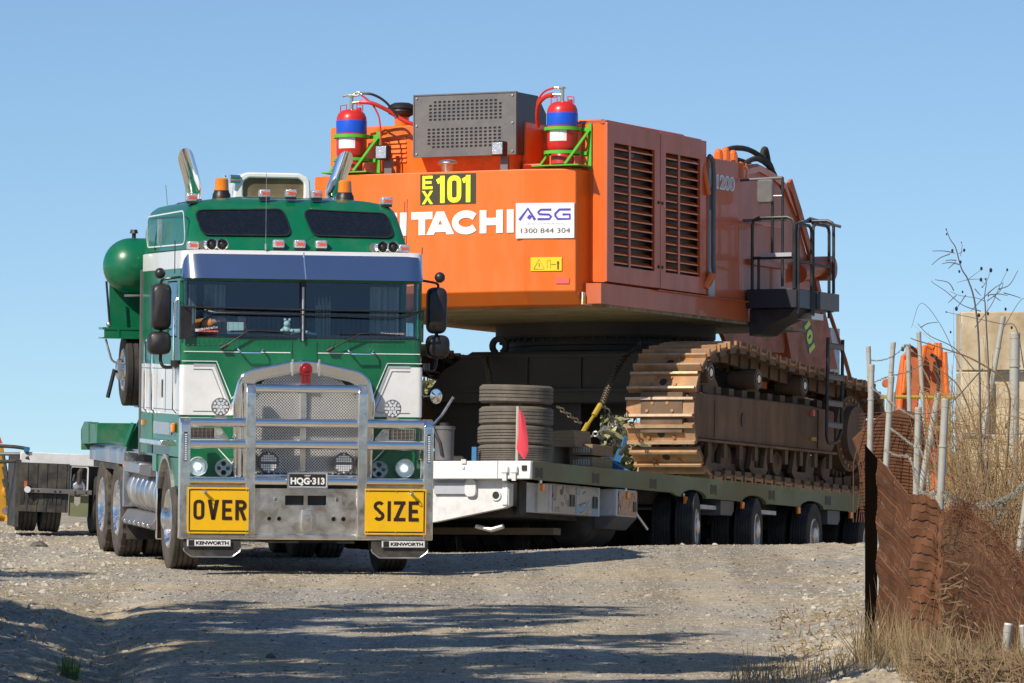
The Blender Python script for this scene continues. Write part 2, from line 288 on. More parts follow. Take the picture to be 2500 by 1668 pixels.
def L2(ch,x,z,w,h,t):
    """thick block letters out of stroke polylines"""
    H=h; c=[]
    def P(*q): return [(x+a*w,z+b*h) for a,b in q]
    tx=t/w/2; tz=t/h/2
    ol=[(x+w/2+(w/2-t/2)*math.cos(a),z+h/2+(h/2-t/2)*math.sin(a)) for a in np.linspace(0,2*PI,29)]
    oq=rpoly([(x+t/2,z+t/2),(x+w-t/2,z+t/2),(x+w-t/2,z+h-t/2),(x+t/2,z+h-t/2)],min(w,h)*.42,6)
    D={'H':[P((tx,0),(tx,1)),P((1-tx,0),(1-tx,1)),P((tx,.5),(1-tx,.5))],'I':[P((.5,0),(.5,1))],'T':[P((0,1-tz),(1,1-tz)),P((.5,0),(.5,1))],
    'A':[P((tx,0),(.5,1)),P((1-tx,0),(.5,1)),P((.25,.27),(.75,.27))],'E':[P((tx,0),(tx,1)),P((tx,1-tz),(1,1-tz)),P((tx,.5),(.9,.5)),P((tx,tz),(1,tz))],
    'X':[P((tx,0),(1-tx,1)),P((tx,1),(1-tx,0))],'V':[P((tx,1),(.5,0),(1-tx,1))],'Z':[P((0,1-tz),(1,1-tz)),P((tx*1.1,tz*.5),(1-tx*1.1,1-tz*.5)),P((0,tz),(1,tz))],'N':[P((tx,0),(tx,1)),P((tx,1),(1-tx,0)),P((1-tx,0),(1-tx,1))],
    'O':[oq+[oq[0]]],'0':[oq+[oq[0]]],'Q':[oq+[oq[0]],P((.55,.35),(1,0))],'1':[P((.6,0),(.6,1)),P((.6,1-tz*1.2),(.12,.78))],
    'C':[[(x+w/2+(w/2-t/2)*math.cos(a),z+h/2+(h/2-t/2)*math.sin(a)) for a in np.linspace(R(38),R(322),24)]],
    'G':[[(x+w/2+(w/2-t/2)*math.cos(a),z+h/2+(h/2-t/2)*math.sin(a)) for a in np.linspace(R(45),R(330),22)],P((1-tx,.12),(1-tx,.5)),P((.55,.46),(1,.46))],
    'R':[P((tx,0),(tx,1)),[(x+t/2,z+h-t/2)]+[(x+w*.55+(w*.45-t/2)*math.cos(a),z+h*.74+(h*.26-t/2)*math.sin(a)) for a in np.linspace(PI/2,-PI/2,10)]+[(x+t/2,z+h*.48+t/2)],P((.5,.5),(1-tx,0))],
    'S':[[(x+w/2+(w/2-t/2)*math.cos(a),z+h*.74+(h*.26-t/2)*math.sin(a)) for a in np.linspace(R(30),R(250),12)]+[(x+w/2+(w/2-t/2)*math.cos(a),z+h*.26+(h*.26-t/2)*math.sin(a)) for a in np.linspace(R(70),R(-150),12)]],
    '3':[[(x+w/2+(w/2-t/2)*math.cos(a),z+h*.74+(h*.26-t/2)*math.sin(a)) for a in np.linspace(R(150),R(-80),12)]+[(x+w/2+(w/2-t/2)*math.cos(a),z+h*.26+(h*.26-t/2)*math.sin(a)) for a in np.linspace(R(80),R(-150),12)]],
    '·':[P((.2,.5),(.8,.5))]}
    hd={'A':(0,1),'V':(0,),'X':(0,1),'N':(1,),'Z':(1,)}.get(ch,())
    return [(pl,(-t*1.12 if i in hd else t)) for i,pl in enumerate(D[ch])]
def word(chars,m,parent,y,t,U_=Vector((1,0,0)),org=(0,0,0)):
    sg=[]
    for ch,x,z,w,h in chars: sg+=L2(ch,x,z,w,h,t)
    return strokes(sg,m,parent,org,U_,Z,-y)
def wheel(parent,cx,cy,cz,r,w,side,rr=.29,grooves=4,lug=False,m='rubber',dish=.06,n=48,rimm='rim',rim=True,steer=0):
    """side=-1: outer face toward -x"""
    pr=[(rr,-w/2*.86),(rr+.03,-w/2*.96),(r*.9,-w/2),(r*.985,-w/2*.92)]
    g=grooves; xs=np.linspace(-w/2*.84,w/2*.84,2*g+1+1)
    for i in range(g+1):
        a0=-w/2*.86+i*(w*.86)/(g+1)+(.008 if i else 0); a1=-w/2*.86+(i+1)*(w*.86)/(g+1)-(.008 if i<g else 0)
        pr+=[(r,a0),(r,a1)]
        if i<g: pr+=[(r-.014,a1+.002),(r-.014,a1+.014)]
    pr+=[(r*.985,w/2*.92),(r*.9,w/2),(rr+.03,w/2*.96),(rr,w/2*.86),(rr-.03,0)]
    mod=None
    if lug: mod=lambda i,k:(-.018 if (k//2)%3==0 and pr[i][0]>r*.97 else 0)
    o=B().lathe(pr,(0,0,0),'x',n*(2 if lug else 1),close=True,mod=mod).obj('tyre',m,parent,smooth=30)
    o.location=(cx,cy,cz); o.rotation_euler=(0,0,steer)
    if rim:
        s=side; f=w/2*.9
        b=B().lathe([(rr+.012,f),(rr-.005,f+.012),(rr-.03,f-.01),(rr-.05,f-dish),(.17,f-dish-.03),(.165,f-dish+.0),(.12,f-dish+.02),(.11,f-dish+.11),(.07,f-dish+.13),(.001,f-dish+.135)],(0,0,0),'x',32,d=s)
        for k in range(10):
            t=2*PI*k/10; y,z=.142*math.cos(t),.142*math.sin(t); b.cyl((s*(f-dish-.03),y,z),(s*(f-dish+.05),y,z),.014,.010,6)
        ro=b.obj('rim',rimm,o,smooth=40)
    return o
# ------------------------------------------------------------------ ground shape
c10,s10=math.cos(R(10.8)),math.sin(R(10.8)); c25,s25=math.cos(R(25)),math.sin(R(25))
def sst(a,b,x): t=np.clip((x-a)/(b-a),0,1); return t*t*(3-2*t)
def gz(x,y):
    x=np.asarray(x,float); y=np.asarray(y,float)
    dx=x+2.13; dy=y-61.74; yt=-s10*dx+c10*dy; xt=c10*dx+s10*dy
    plane=-.022+.0218*yt-.0087*np.clip(xt,-4,5)
    near=-.47-.15*sst(40,10,y)
    k=sst(36,52,y); z=near*(1-k)+np.maximum(plane,-.5)*k
    # crest, then the haul road drops away behind it
    yc=68.6+sst(-1,-5,x)*9.5
    crest=plane*0+ .19*sst(-1,2,x)*sst(60,66,y)*sst(76,67,y)*.75
    z=z+crest
    over=np.clip(y-yc,0,None); z=np.where(over>0, z-over*.0218-(over*.048)*np.clip(over/4,0,1)+0, z)
    far=-2.6; z=np.where(over>0,np.maximum(z,far),z)
    # drain on the left and the rough bank beyond it
    xd=-.0663*y; m=sst(60,50,y)*sst(20,36,y)
    z=z-.10*np.exp(-((x-xd)/.28)**2)*m+.22*sst(xd-.1,xd-1.6,x)*m
    # rough verge at the fence
    z=z+.10*sst(.045*y,.06*y,x)*sst(64,50,y)*sst(20,36,y)
    return z
rng=np.random.default_rng(3)
def vnoise(x,y,s,seed):
    xs=x/s; ys=y/s; xi=np.floor(xs).astype(int); yi=np.floor(ys).astype(int); fx=xs-xi; fy=ys-yi
    def h(a,b):
        n=(a*374761393+b*668265263+seed*974711)&0x7fffffff; n=((n^(n>>13))*1274126177)&0x7fffffff; return ((n^(n>>16))&0xffff)/65535.
    fx=fx*fx*(3-2*fx); fy=fy*fy*(3-2*fy)
    return (h(xi,yi)*(1-fx)+h(xi+1,yi)*fx)*(1-fy)+(h(xi,yi+1)*(1-fx)+h(xi+1,yi+1)*fx)*fy-.5
def rough(x,y):
    d=np.abs(x+.0663*y); side=1+.55*sst(2.2,.2,d)*sst(62,50,y)+.45*sst(-.04*y,-.09*y,x)+1.1*sst(.04*y,.056*y,x)
    return side*(vnoise(x,y,1.7,1)*.02+(side-.55)*(vnoise(x,y,.5,2)*.022+vnoise(x,y,.17,3)*.015+vnoise(x,y,.07,4)*.012))
def axis(a,b,fine0,fine1,st,g=1.25):
    v=list(np.arange(fine0,fine1,st)); s=st; q=fine1
    while q<b: v.append(q); s*=g; q+=s
    v.append(b); s=st; q=fine0; l=[]
    while q>a: s*=g; q-=s; l.append(max(q,a))
    return np.array(l[::-1]+v)
gx=axis(-4000,4000,-9,7.2,.05); gy=axis(-1500,7000,38.5,82,.06)
GX,GY=np.meshgrid(gx,gy); fine=((GX>-9.2)&(GX<7.4)&(GY>38)&(GY<82))
GZ=gz(GX,GY)+np.where(fine,rough(GX,GY),0)
nx,ny=len(gx),len(gy)
vv=np.stack([GX.ravel(),GY.ravel(),GZ.ravel()],1)
idx=np.arange(nx*ny).reshape(ny,nx); q=np.stack([idx[:-1,:-1].ravel(),idx[:-1,1:].ravel(),idx[1:,1:].ravel(),idx[1:,:-1].ravel()],1)
def npmesh(name,vv,q,m,smooth=True):
    me=bpy.data.meshes.new(name); k=q.shape[1]
    me.vertices.add(len(vv)); me.vertices.foreach_set('co',vv.astype(np.float32).ravel())
    me.loops.add(q.size); me.loops.foreach_set('vertex_index',q.astype(np.int32).ravel())
    me.polygons.add(len(q)); me.polygons.foreach_set('loop_start',(np.arange(len(q))*k).astype(np.int32)); me.polygons.foreach_set('loop_total',np.full(len(q),k,np.int32))
    me.polygons.foreach_set('use_smooth',np.full(len(q),smooth)); me.update(calc_edges=True); me.validate(); me.materials.append(Mt[m] if isinstance(m,str) else m)
    o=bpy.data.objects.new(name,me); SC.collection.objects.link(o); return o
# gravel ground material
m=bpy.data.materials.new('gravel_ground'); m.use_nodes=True; t=m.node_tree; N=t.nodes; Lk=t.links; p=N['Principled BSDF']
tc=N.new('ShaderNodeTexCoord')
def noi(s,d=6,r=.6):
    n=N.new('ShaderNodeTexNoise'); n.inputs['Scale'].default_value=s; n.inputs['Detail'].default_value=d; n.inputs['Roughness'].default_value=r; Lk.new(tc.outputs['Object'],n.inputs[0]); return n
n1=noi(.35,4); n2=noi(7,8,.7); vo=N.new('ShaderNodeTexVoronoi'); vo.inputs['Scale'].default_value=26; Lk.new(tc.outputs['Object'],vo.inputs['Vector'])
cr=N.new('ShaderNodeValToRGB'); e=cr.color_ramp.elements; e[0].position=.3; e[0].color=(.30,.262,.21,1); e[1].position=.72; e[1].color=(.46,.41,.325,1); Lk.new(n2.outputs['Fac'],cr.inputs[0])
cb=N.new('ShaderNodeValToRGB'); e=cb.color_ramp.elements; e[0].position=.4; e[0].color=(.86,.90,.98,1); e[1].position=.62; e[1].color=(1.08,1.0,.86,1); Lk.new(n1.outputs['Fac'],cb.inputs[0])
mx=N.new('ShaderNodeMix'); mx.data_type='RGBA'; mx.blend_type='MULTIPLY'; mx.inputs['Factor'].default_value=1; Lk.new(cr.outputs[0],mx.inputs['A']); Lk.new(cb.outputs[0],mx.inputs['B'])
mpr=N.new('ShaderNodeMapping'); mpr.inputs['Rotation'].default_value=(0,0,-.16); mpr.inputs['Scale'].default_value=(1.4,.05,1); Lk.new(tc.outputs['Object'],mpr.inputs[0]); nr=noi(1.0,5); Lk.new(mpr.outputs[0],nr.inputs[0]); rr_=N.new('ShaderNodeMapRange'); rr_.inputs['From Min'].default_value=.35; rr_.inputs['From Max'].default_value=.65; rr_.inputs['To Min'].default_value=.74; rr_.inputs['To Max'].default_value=1.16; Lk.new(nr.outputs['Fac'],rr_.inputs['Value']); mr2=N.new('ShaderNodeMix'); mr2.data_type='RGBA'; mr2.blend_type='MULTIPLY'; mr2.inputs['Factor'].default_value=1; Lk.new(mx.outputs['Result'],mr2.inputs['A']); Lk.new(rr_.outputs[0],mr2.inputs['B']); mx=mr2
vr=N.new('ShaderNodeMapRange'); vr.inputs['To Min'].default_value=.72; vr.inputs['To Max'].default_value=1.2; sp=N.new('ShaderNodeSeparateColor'); Lk.new(vo.outputs['Color'],sp.inputs[0]); Lk.new(sp.outputs[0],vr.inputs['Value'])
m2=N.new('ShaderNodeMix'); m2.data_type='RGBA'; m2.blend_type='MULTIPLY'; m2.inputs['Factor'].default_value=1; Lk.new(mx.outputs['Result'],m2.inputs['A']); Lk.new(vr.outputs[0],m2.inputs['B'])
Lk.new(m2.outputs['Result'],p.inputs['Base Color']); p.inputs['Roughness'].default_value=.95; p.inputs['Specular IOR Level'].default_value=.15
bp=N.new('ShaderNodeBump'); bp.inputs['Strength'].default_value=.6; bp.inputs['Distance'].default_value=.012; Lk.new(vo.outputs['Distance'],bp.inputs['Height']); Lk.new(bp.outputs[0],p.inputs['Normal']); Mt['ground']=m
g=npmesh('ground',vv,q,'ground'); g['kind']='structure'
# loose gravel: jittered little stones, denser and bigger on the verges
def stones(name,n,xr,yr,smin,smax,m,dens=None,seed=1,pw=2.5):
    r=np.random.default_rng(seed); x=r.uniform(*xr,n); y=r.uniform(*yr,n)
    keep=(np.abs(x/y)<.1)if xr[0]>-20 else np.ones(n,bool)
    if dens is not None: keep&=r.uniform(0,1,n)<dens(x,y)
    x=x[keep];y=y[keep]; n=len(x); s=smin+(smax-smin)*r.uniform(0,1,n)**pw
    base=np.array([(1,0,0),(.3,.95,0),(-.8,.6,0),(-.8,-.6,0),(.3,-.95,0),(.5,.2,.75),(-.35,.45,.8),(-.1,-.5,.7)])
    k=len(base); P=base[None]*(1+r.uniform(-.35,.35,(n,k,3)))*s[:,None,None]*np.array([1,1,.75]); a=r.uniform(0,6.28,n); ca,sa=np.cos(a)[:,None],np.sin(a)[:,None]
    PX=P[...,0]*ca-P[...,1]*sa+x[:,None]; PY=P[...,0]*sa+P[...,1]*ca+y[:,None]; zz=gz(x,y)+rough(x,y)
    PZ=P[...,2]+(zz-s*.12)[:,None]; V=np.stack([PX,PY,PZ],-1).reshape(-1,3)
    T=np.array([(0,1,5),(1,6,5),(1,2,6),(2,3,6),(3,7,6),(3,4,7),(4,5,7),(4,0,5),(5,6,7)]); F=(T[None]+(np.arange(n)*k)[:,None,None]).reshape(-1,3)
    o=npmesh(name,V,F,m,False); o['kind']='stuff'; return o
Mt['stone']=mat('pale_gravel_stone',(.41,.365,.29),.9,var=.4,vscale=3,spec=.2); Mt['stoned']=mat('dark_gravel_stone',(.13,.115,.105),.9,var=.5,vscale=3,spec=.2)
tag(stones('gravel',110000,(-8,7.2),(39,80),.004,.013,'stone',seed=1),'pale loose gravel spread over the whole road surface','gravel')
tag(stones('gravel',14000,(-8,7.2),(39,80),.005,.022,'stoned',seed=2),'dark loose gravel chips scattered among the pale stones','gravel')
verge=lambda x,y: .015+sst(-.052*y,-.078*y,x)*.5+sst(.04*y,.056*y,x)*.9*sst(66,54,y)
tag(stones('rubble',26000,(-7,5),(40,78),.015,.05,'stone',verge,seed=3,pw=3),'coarse broken rubble along both verges of the road','rubble')
for i,(px,py,s,m,lb) in enumerate([(95,1412,.075,'stoned','dark sharp rock on the left verge ahead of the drive wheels'),(290,1432,.06,'stoned','dark rock left of the front wheel above the drain'),(320,1443,.085,'stone','flat brown slab lying just below the dark rock'),(1965,1417,.06,'stone','pale flat stone lying on the right of the road'),(660,1411,.03,'stoned','small dark stone on bare gravel ahead of the bull bar')]):
    # solve ground hit along the sight line
    y=60.
    for _ in range(30): y=(.95-float(gz((px-1250)/15000*y,y)))*15000/(py-1165)
    x=(px-1250)/15000*y; b=B().ball((0,0,0),s,7,5,(1.3,1,.8)); r=random.Random(i)
    b.v=[(a*(1+r.uniform(-.25,.25)),c*(1+r.uniform(-.25,.25)),d*(1+r.uniform(-.3,.2))) for a,c,d in b.v]
    o=b.obj('rock',m,smooth=0); o.location=(x,y,float(gz(x,y))+s*.3); tag(o,lb,'rock')
# ------------------------------------------------------------------ TRUCK
T=thing('prime_mover','green and white cab over truck with polished bull bar and OVER SIZE boards','truck',(-2.13,61.74,-.022),(R(1.25),R(.5),R(10.8)))
def plan(w,yf,yb,r,z,n=5,crown=0,rb=.0):
    p=rpoly([(-w,yb),(-w,yf),(w,yf),(w,yb)],[rb,r,r,rb] if rb else [0,r,r,0],n)
    return [(x,y,z+crown*(1-(x/w)**2)) for x,y in p]
def shell(path,z0,z1,th=.004):
    b=B(); P=[Vector(q) for q in path]; O=[]
    for i,p in enumerate(P):
        d=(P[min(i+1,len(P)-1)]-P[max(i-1,0)]).normalized(); O.append(p+Vector((d.y,-d.x))*-th)
    for i in range(len(P)-1): b.prism([P[i],P[i+1],O[i+1],O[i]],'z',z0,z1)
    return b
CW=1.23
body=B().loft([plan(CW,.03,3.04,.10,z) for z in(1.16,1.7,2.36)]).obj('cab_body','green',T,label='green lower cab shell')
B().loft([plan(CW,.03,3.04,.10,2.93),plan(CW,.03,3.04,.10,3.05)]).obj('cab_header','green',T)
B().loft([plan(CW+.002,.02,3.042,.12,3.052),plan(CW+.002,.025,3.042,.12,3.225,5,.035),plan(CW-.02,.05,3.03,.12,3.235,5,.035)]).obj('cab_band','white',T,label='white band round the cab roof line')
# belt walls round the windscreen
for s in(-1,1):
    b=B(); xa,xb=sorted((s*1.232,s*1.18))
    b.box(xa,xb,.14,.32,2.355,2.935); b.box(xa,xb,1.05,3.04,2.355,2.935); b.obj('cab_side','green',T)
    b=B().box(*sorted((s*1.236,s*1.225)),.32,1.05,2.37,2.92); b.obj('side_window','glass',T,bev=.01)
B().box(-1.18,1.18,1.5,1.54,2.36,2.93).obj('bulkhead','cabin',T)
B().box(-1.17,1.17,.12,.5,2.36,2.40).obj('dashboard','cabin',T)
# skirts with wheel arch
arc=[(1.02+.64*math.cos(a),.53+.62*math.sin(a)) for a in np.linspace(R(30),R(147),14)]
sk=[(.03,.86),(.47,.86)]+arc[::-1]+[(1.72,.98),(2.12,.98),(2.12,1.158),(.03,1.158)]
for s in(-1,1):
    B().prism(sk,'x',*sorted((s*1.225,s*.66))).obj('front_fender','greendusty',T,fix=True,bev=.008)
    ar=B(); ao=[(1.02+.665*math.cos(a),.53+.645*math.sin(a)) for a in np.linspace(R(28),R(150),18)]; ai=[(1.02+.625*math.cos(a),.53+.60*math.sin(a)) for a in np.linspace(R(28),R(150),18)]
    for i in range(17): ar.prism([ao[i],ao[i+1],ai[i+1],ai[i]],'x',*sorted((s*1.25,s*1.15)))
    ar.obj('arch_trim','alu',T)
    B().box(*sorted((s*1.238,s*1.22)),2.12,3.04,1.16,1.57).obj('side_skirt','greendusty',T)
B().box(-.66,.66,.03,.1,.86,1.158).obj('front_panel','green',T)
# white colour fields
for s in(-1,1):
    c=rpoly([(s*1.13,.03),(s*CW,.03),(s*CW,3.03)],[0,.10,0],5); c=[(s*1.10,.03)]+c[1:-1]+[(s*CW,3.03)]
    if s>0: c=c[::-1]
    path=[(a,b_) for a,b_ in c]
    b=shell(path,1.585,2.087)
    tr=[(s*1.10,1.585),(s*.69,1.585),(s*.885,2.087),(s*1.10,2.087)]; 
    b.prism(tr,'y',.026,.03); b.obj('white_panel','white',T,fix=True,smooth=40)
    # silver edge, pinstripes
    B().strip([(s*1.10,2.087),(s*.885,2.087),(s*.69,1.585)],.022,'y',.021,.004).obj('silver_edge','silver',T)
    B().strip([(s*1.22,2.125),(s*.868,2.125),(s*.69,1.70)],.009,'y',.021,.004).obj('pinstripe','pin',T)
    B().strip([(s*1.10,2.045),(s*.915,2.045),(s*.755,1.66),(s*.76,1.64),(s*.8,1.625),(s*1.10,1.625)],.005,'y',.020,.004).obj('pinstripe','pingrey',T)
    B().strip([(.1,2.045),(3.0,2.045)],.006,'x',-1.2375 if s<0 else 1.2345).obj('pinstripe','pingrey',T)
    B().strip([(.1,1.63),(3.0,1.63)],.006,'x',-1.2375 if s<0 else 1.2345).obj('pinstripe','pingrey',T)
    B().strip([(1.12,2.08),(1.12,1.6)],.012,'x',-1.2375 if s<0 else 1.2345).strip([(2.3,2.9),(2.3,1.6)],.014,'x',-1.2375 if s<0 else 1.2345).obj('door_seam','txt',T)
B().strip([(-1.2,2.22),(-.12,2.22)],.009,'y',.025,.004).strip([(.16,2.22),(1.2,2.22)],.009,'y',.025,.004).obj('pinstripe','pin',T)
B().strip([(-.10,2.34),(-.10,2.1)],.005,'y',.0255,.003).strip([(.15,2.34),(.15,2.1)],.005,'y',.0255,.003).obj('hatch_seam','txt',T)
# high roof
secs=[]
for z,w,wf,yf,r,cr,yb,rb in((3.25,1.222,1.13,.28,.14,0,3.03,.06),(3.36,1.222,1.115,.40,.15,0,3.03,.06),(3.48,1.22,1.10,.55,.16,.005,3.02,.08),(3.60,1.205,1.085,.70,.17,.02,3.01,.10),(3.67,1.175,1.065,.80,.18,.038,2.98,.12),(3.715,1.12,1.03,.88,.2,.06,2.92,.14),(3.74,1.03,.96,.98,.2,.08,2.82,.16),(3.75,.75,.68,1.2,.2,.1,2.6,.16)):
    p_=rpoly([(-w,yb),(-wf,yf),(wf,yf),(w,yb)],[rb,r,r,rb],6); secs.append([(x,y,z+cr*max(-.2,1-(x/w)**2)) for x,y in p_])
B().loft(secs).obj('high_roof','green',T,smooth=50,label='raised green sleeper roof')
def roofy(z): return .28+(z-3.25)*1.22
def slanted(poly,off,th):
    b=B().prism(poly,'y',0,th); b.v=[(x,y+roofy(z)-off,z) for x,y,z in b.v]; return b
for s in(-1,1):
    P1=[(s*1.04,3.658),(s*.09,3.685),(s*.11,3.405),(s*1.0,3.395)] if s<0 else [(s*.09,3.685),(s*.96,3.658),(s*1.0,3.395),(s*.16,3.405)]
    if s<0: P1=[(-1.02,3.658),(-.10,3.685),(-.05,3.40),(-.97,3.395)]
    po=rpoly(P1,.08,5); cx=sum(q[0] for q in P1)/4; cz=sum(q[1] for q in P1)/4
    w=slanted(po,.04,.04).obj('upper_window','glassdark',T,fix=True)
    pi=[(cx+(a-cx)*.975,cz+(c-cz)*.92) for a,c in po]
    b=B().ring(po,pi,'y',0,.03); b.v=[(x,y+roofy(z)-.05,z) for x,y,z in b.v]; b.obj('seal','black',w,fix=True)
# visor
vs=[]
vp=lambda w,yf,z,r:[(x,y,z) for x,y in rpoly([(-w,.32),(-w,yf),(w,yf),(w,.32)],[0,r,r,0],8)]
b=B(); lo=vp(1.225,-.14,2.955,.2); hi=[(x,y,3.24-.05*(x/1.2)**2) for x,y,z in vp(1.215,.0,3.175,.18)]; lo2=[(x*.985,y+.02,z) for x,y,z in lo]; hi2=[(x*.985,y+.02,z) for x,y,z in hi]; n=len(lo)
b.add(lo+hi+lo2+hi2,[(i,i+1,n+i+1,n+i) for i in range(n-1)]+[(2*n+i,3*n+i,3*n+i+1,2*n+i+1) for i in range(n-1)]+[(i,2*n+i,2*n+i+1,i+1) for i in range(n-1)]+[(n+i,n+i+1,3*n+i+1,3*n+i) for i in range(n-1)])
vi=b.obj('visor','visor',T,fix=True,smooth=30)
b=B().tube([(.005,-.146,2.955),(.0,-.004,3.225)],.007,6); b.obj('centre_strip','chrome',vi)
# windscreen
gl=rpoly([(-1.2,.2),(-1.205,.045),(1.205,.045),(1.2,.2)],[0,.09,.09,0],6)
for s in(-1,1):
    pth=[q for q in gl if q[0]*s>-.001 and q[0]*s>.0]; pth=([(0.0,.045)]+pth) if s>0 else (pth+[(0.0,.045)])
    b=B(); n=len(pth); b.add([(x,y,2.365) for x,y in pth]+[(x,y+.03,2.935) for x,y in pth],[(i,i+1,n+i+1,n+i) for i in range(n-1)]); b.obj('windscreen_pane','glass',T)
B().loft([[(x*1.004,y-.014,z) for x,y in gl]+[(x*.98,y+.04,z) for x,y in gl[::-1]] for z in(2.33,2.372)]).obj('windscreen_gasket','black',T)
B().box(-.022,.03,.02,.06,2.34,2.935).obj('windscreen_divider','black',T)
B().tube([(.0,.0,2.34),(.0,.015,2.88)],.012,6).obj('divider_strip','alu',T)
b=B(); b.tube([(-1.235,.05,2.675),(-1.19,-.07,2.665),(0,-.10,2.65),(1.15,-.07,2.645),(1.225,.03,2.66)],.010,6); b.tube([(-1.0,-.03,2.635),(-.9,-.11,2.61),(0,-.12,2.603),(.95,-.11,2.585),(1.06,-.03,2.60),(1.2,.0,2.65)],.009,6)
b.tube([(-1.235,.04,2.68),(-1.235,.04,2.34)],.012,6); b.tube([(1.225,.04,2.66),(1.225,.04,2.34)],.012,6); b.obj('stone_guard','black',T)
B().box(-1.238,-1.13,-.02,.0,2.345,2.67).obj('guard_plate','black',T)
# tinted lower half of guard as fine mesh
b=B()
for i in range(46): b.box(-1.12+i*.051,-1.118+i*.051,-.03,-.028,2.36,2.62)
b.obj('guard_mesh','black',T,kind='stuff')
for (px_,pz,jx,jz,b0,b1,bz) in((-.83,2.25,-.56,2.435,-.74,-.12,2.425),(.25,2.24,.58,2.42,.40,.98,2.41)):
    b=B().tube([(px_,.0,pz),(px_+.06,-.03,pz+.04)],.02,8); b.tube([(px_+.03,-.02,pz+.02),(jx,-.03,jz),(jx+.12,-.03,jz+.005)],.009,6); b.tube([(b0,-.02,bz+.003),((b0+b1)/2,-.03,bz+.012),(b1,-.02,bz)],.008,6); b.obj('wiper','black',T)
for x0 in(-.66,.46):
    B().tube([(x0,.03,2.265),(x0+.0,-.04,2.25),(x0+.03,-.06,2.215),(x0+.22,-.06,2.215),(x0+.245,-.04,2.25),(x0+.245,.03,2.265)],.011,6).obj('grab_handle','chrome',T)
b=B()
for i in range(7): b.ball((-1.16+i*.055,.024,2.285+.002*i),.006,6,4)
b.obj('rivet','alu',T)
text('KENWORTH','whitev',T,(-1.06,-.005,2.428),(1,0,.14),Z,.19,.022,.02); text('KENWORTH','whitev',T,(.83,-.005,2.418),X,Z,.2,.018,.02)
B().box(-1.09,-1.065,.0,.004,2.42,2.448).box(.79,.825,.0,.004,2.415,2.44).obj('sticker','whitev',T)
B().box(-1.065,-.86,.002,.005,2.418,2.433).box(.825,1.04,.002,.005,2.412,2.424).obj('sticker','redv',T)
# marker lamps on roof
def marker(x,y,z,rx=0):
    b=B().box(x-.058,x+.058,y,y+.10,z,z+.082); o=b.obj('marker_lamp','lens',T,bev=.014)
    B().box(x-.052,x+.052,y+.005,y+.09,z-.02,z).obj('lamp_foot','black',o)
    b=B()
    for k in range(3):
        q=x-.034+k*.026; b.strip([(q,z+.056),(q+.017,z+.042),(q,z+.026)],.009,'y',y-.004,.004); b.strip([(q+.011,z+.056),(q+.028,z+.042),(q+.011,z+.026)],.009,'y',y-.004,.004)
    b.obj('red_element','redlens',o)
for x,z in((-1.02,3.735),(-.27,3.79),(0,3.795),(.265,3.79),(.99,3.735)): marker(x,.87,z+.005)
for x,z in((-1.09,3.245),(-.215,3.275),(.0,3.275),(.22,3.275),(1.06,3.245)): marker(x,.22 if abs(x)>.5 else .25,z)
for x in(-.87,.87):
    for d in(-.045,.06):
        o=B().lathe([(.02,.28),(.022,.1),(.034,.04),(.062,.0),(.058,-.004),(.03,.03),(.001,.06)],(x+d,.12,3.30),'y',16).obj('air_horn','chrome',T)
        B().ball((x+d,.15,3.30),.03,8,6).obj('horn_throat','txt',o)
[B().cyl((x,.2,3.29),(x,.4,3.29),.05,.05,10).obj('horn_drum','chrome',T) for x in(-.99,.745)]
for x in(-.635,.645):
    o=B().lathe([(.0,0),(.098,0),(.092,.05),(.078,.075),(.078,.09),(.0,.09)],(x,1.45,3.785),'z',20).obj('beacon','black',T)
    B().lathe([(.074,.09),(.068,.2),(.055,.215),(.0,.218)],(x,1.45,3.785),'z',20).obj('lens','amber',o)
for s in(-1,1):
    px0=s*.745; path=bez([(px0,2.8,3.55),(px0,2.8,3.85),(px0+s*.0,2.78,3.93),(px0+s*.022,2.75,4.01),(px0+s*.045,2.73,4.09)],5); rs=[.070]*len(path)
    bt=B().tube(path,.086,28,caps=False)
    for i in range(len(bt.v)-28,len(bt.v)):
        x,y,z=bt.v[i]; k=max(0,(1-(y-path[-1].y)/.086)/2); bt.v[i]=(x+s*.085*k,y-.03*k,z+.27*k)
    o=bt.obj('exhaust_stack','chrome',T,smooth=60); B().cyl((px0,2.8,3.70),(px0,2.8,3.93),.082,.082,20).obj('stack_clamp','chrome',o)
ap=rpoly([(-.41,3.80),(-.39,4.02),(-.28,4.085),(.28,4.085),(.39,4.03),(.40,3.80)],[.02,.09,.12,.12,.09,.02],5); ai=rpoly([(-.31,3.83),(-.31,3.99),(-.25,4.03),(.27,4.03),(.33,3.99),(.33,3.83)],[.02,.06,.06,.06,.06,.02],5)
ac=B().ring(ap,ai,'y',2.15,2.75).obj('roof_cooler','white',T,fix=True,bev=.02,smooth=50)
b=B()
for i in range(20): b.box(-.31,.33,2.20,2.21,3.835+i*.0098,3.840+i*.0098)
b.box(-.32,.34,2.23,2.24,3.82,4.04); b.obj('cooler_grille','under',ac)
B().tube([(-.46,2.1,4.03),(-.35,2.15,4.03)],.025,8).tube([(-.46,2.1,3.985),(-.35,2.15,3.985)],.02,8).tube([(-.5,2.2,3.97),(-.5,2.2,4.05)],.02,6).obj('train_horn','chrome',T)
B().tube([(-.385,.02,3.26),(-.385,.02,4.02)],0.0028,5).tube([(-.385,.02,3.25),(-.385,.02,3.31)],.012,6).obj('whip_aerial','alu',T)
B().tube([(-1.27,.25,3.0),(-1.27,.25,3.33)],0.0050,5).obj('aerial','black',T); B().tube([(1.24,.25,3.0),(1.25,.25,3.3)],0.0055,5).obj('aerial','black',T); B().tube([(1.18,.8,3.25),(1.185,.8,3.8)],0.0033,5).obj('aerial','black',T)
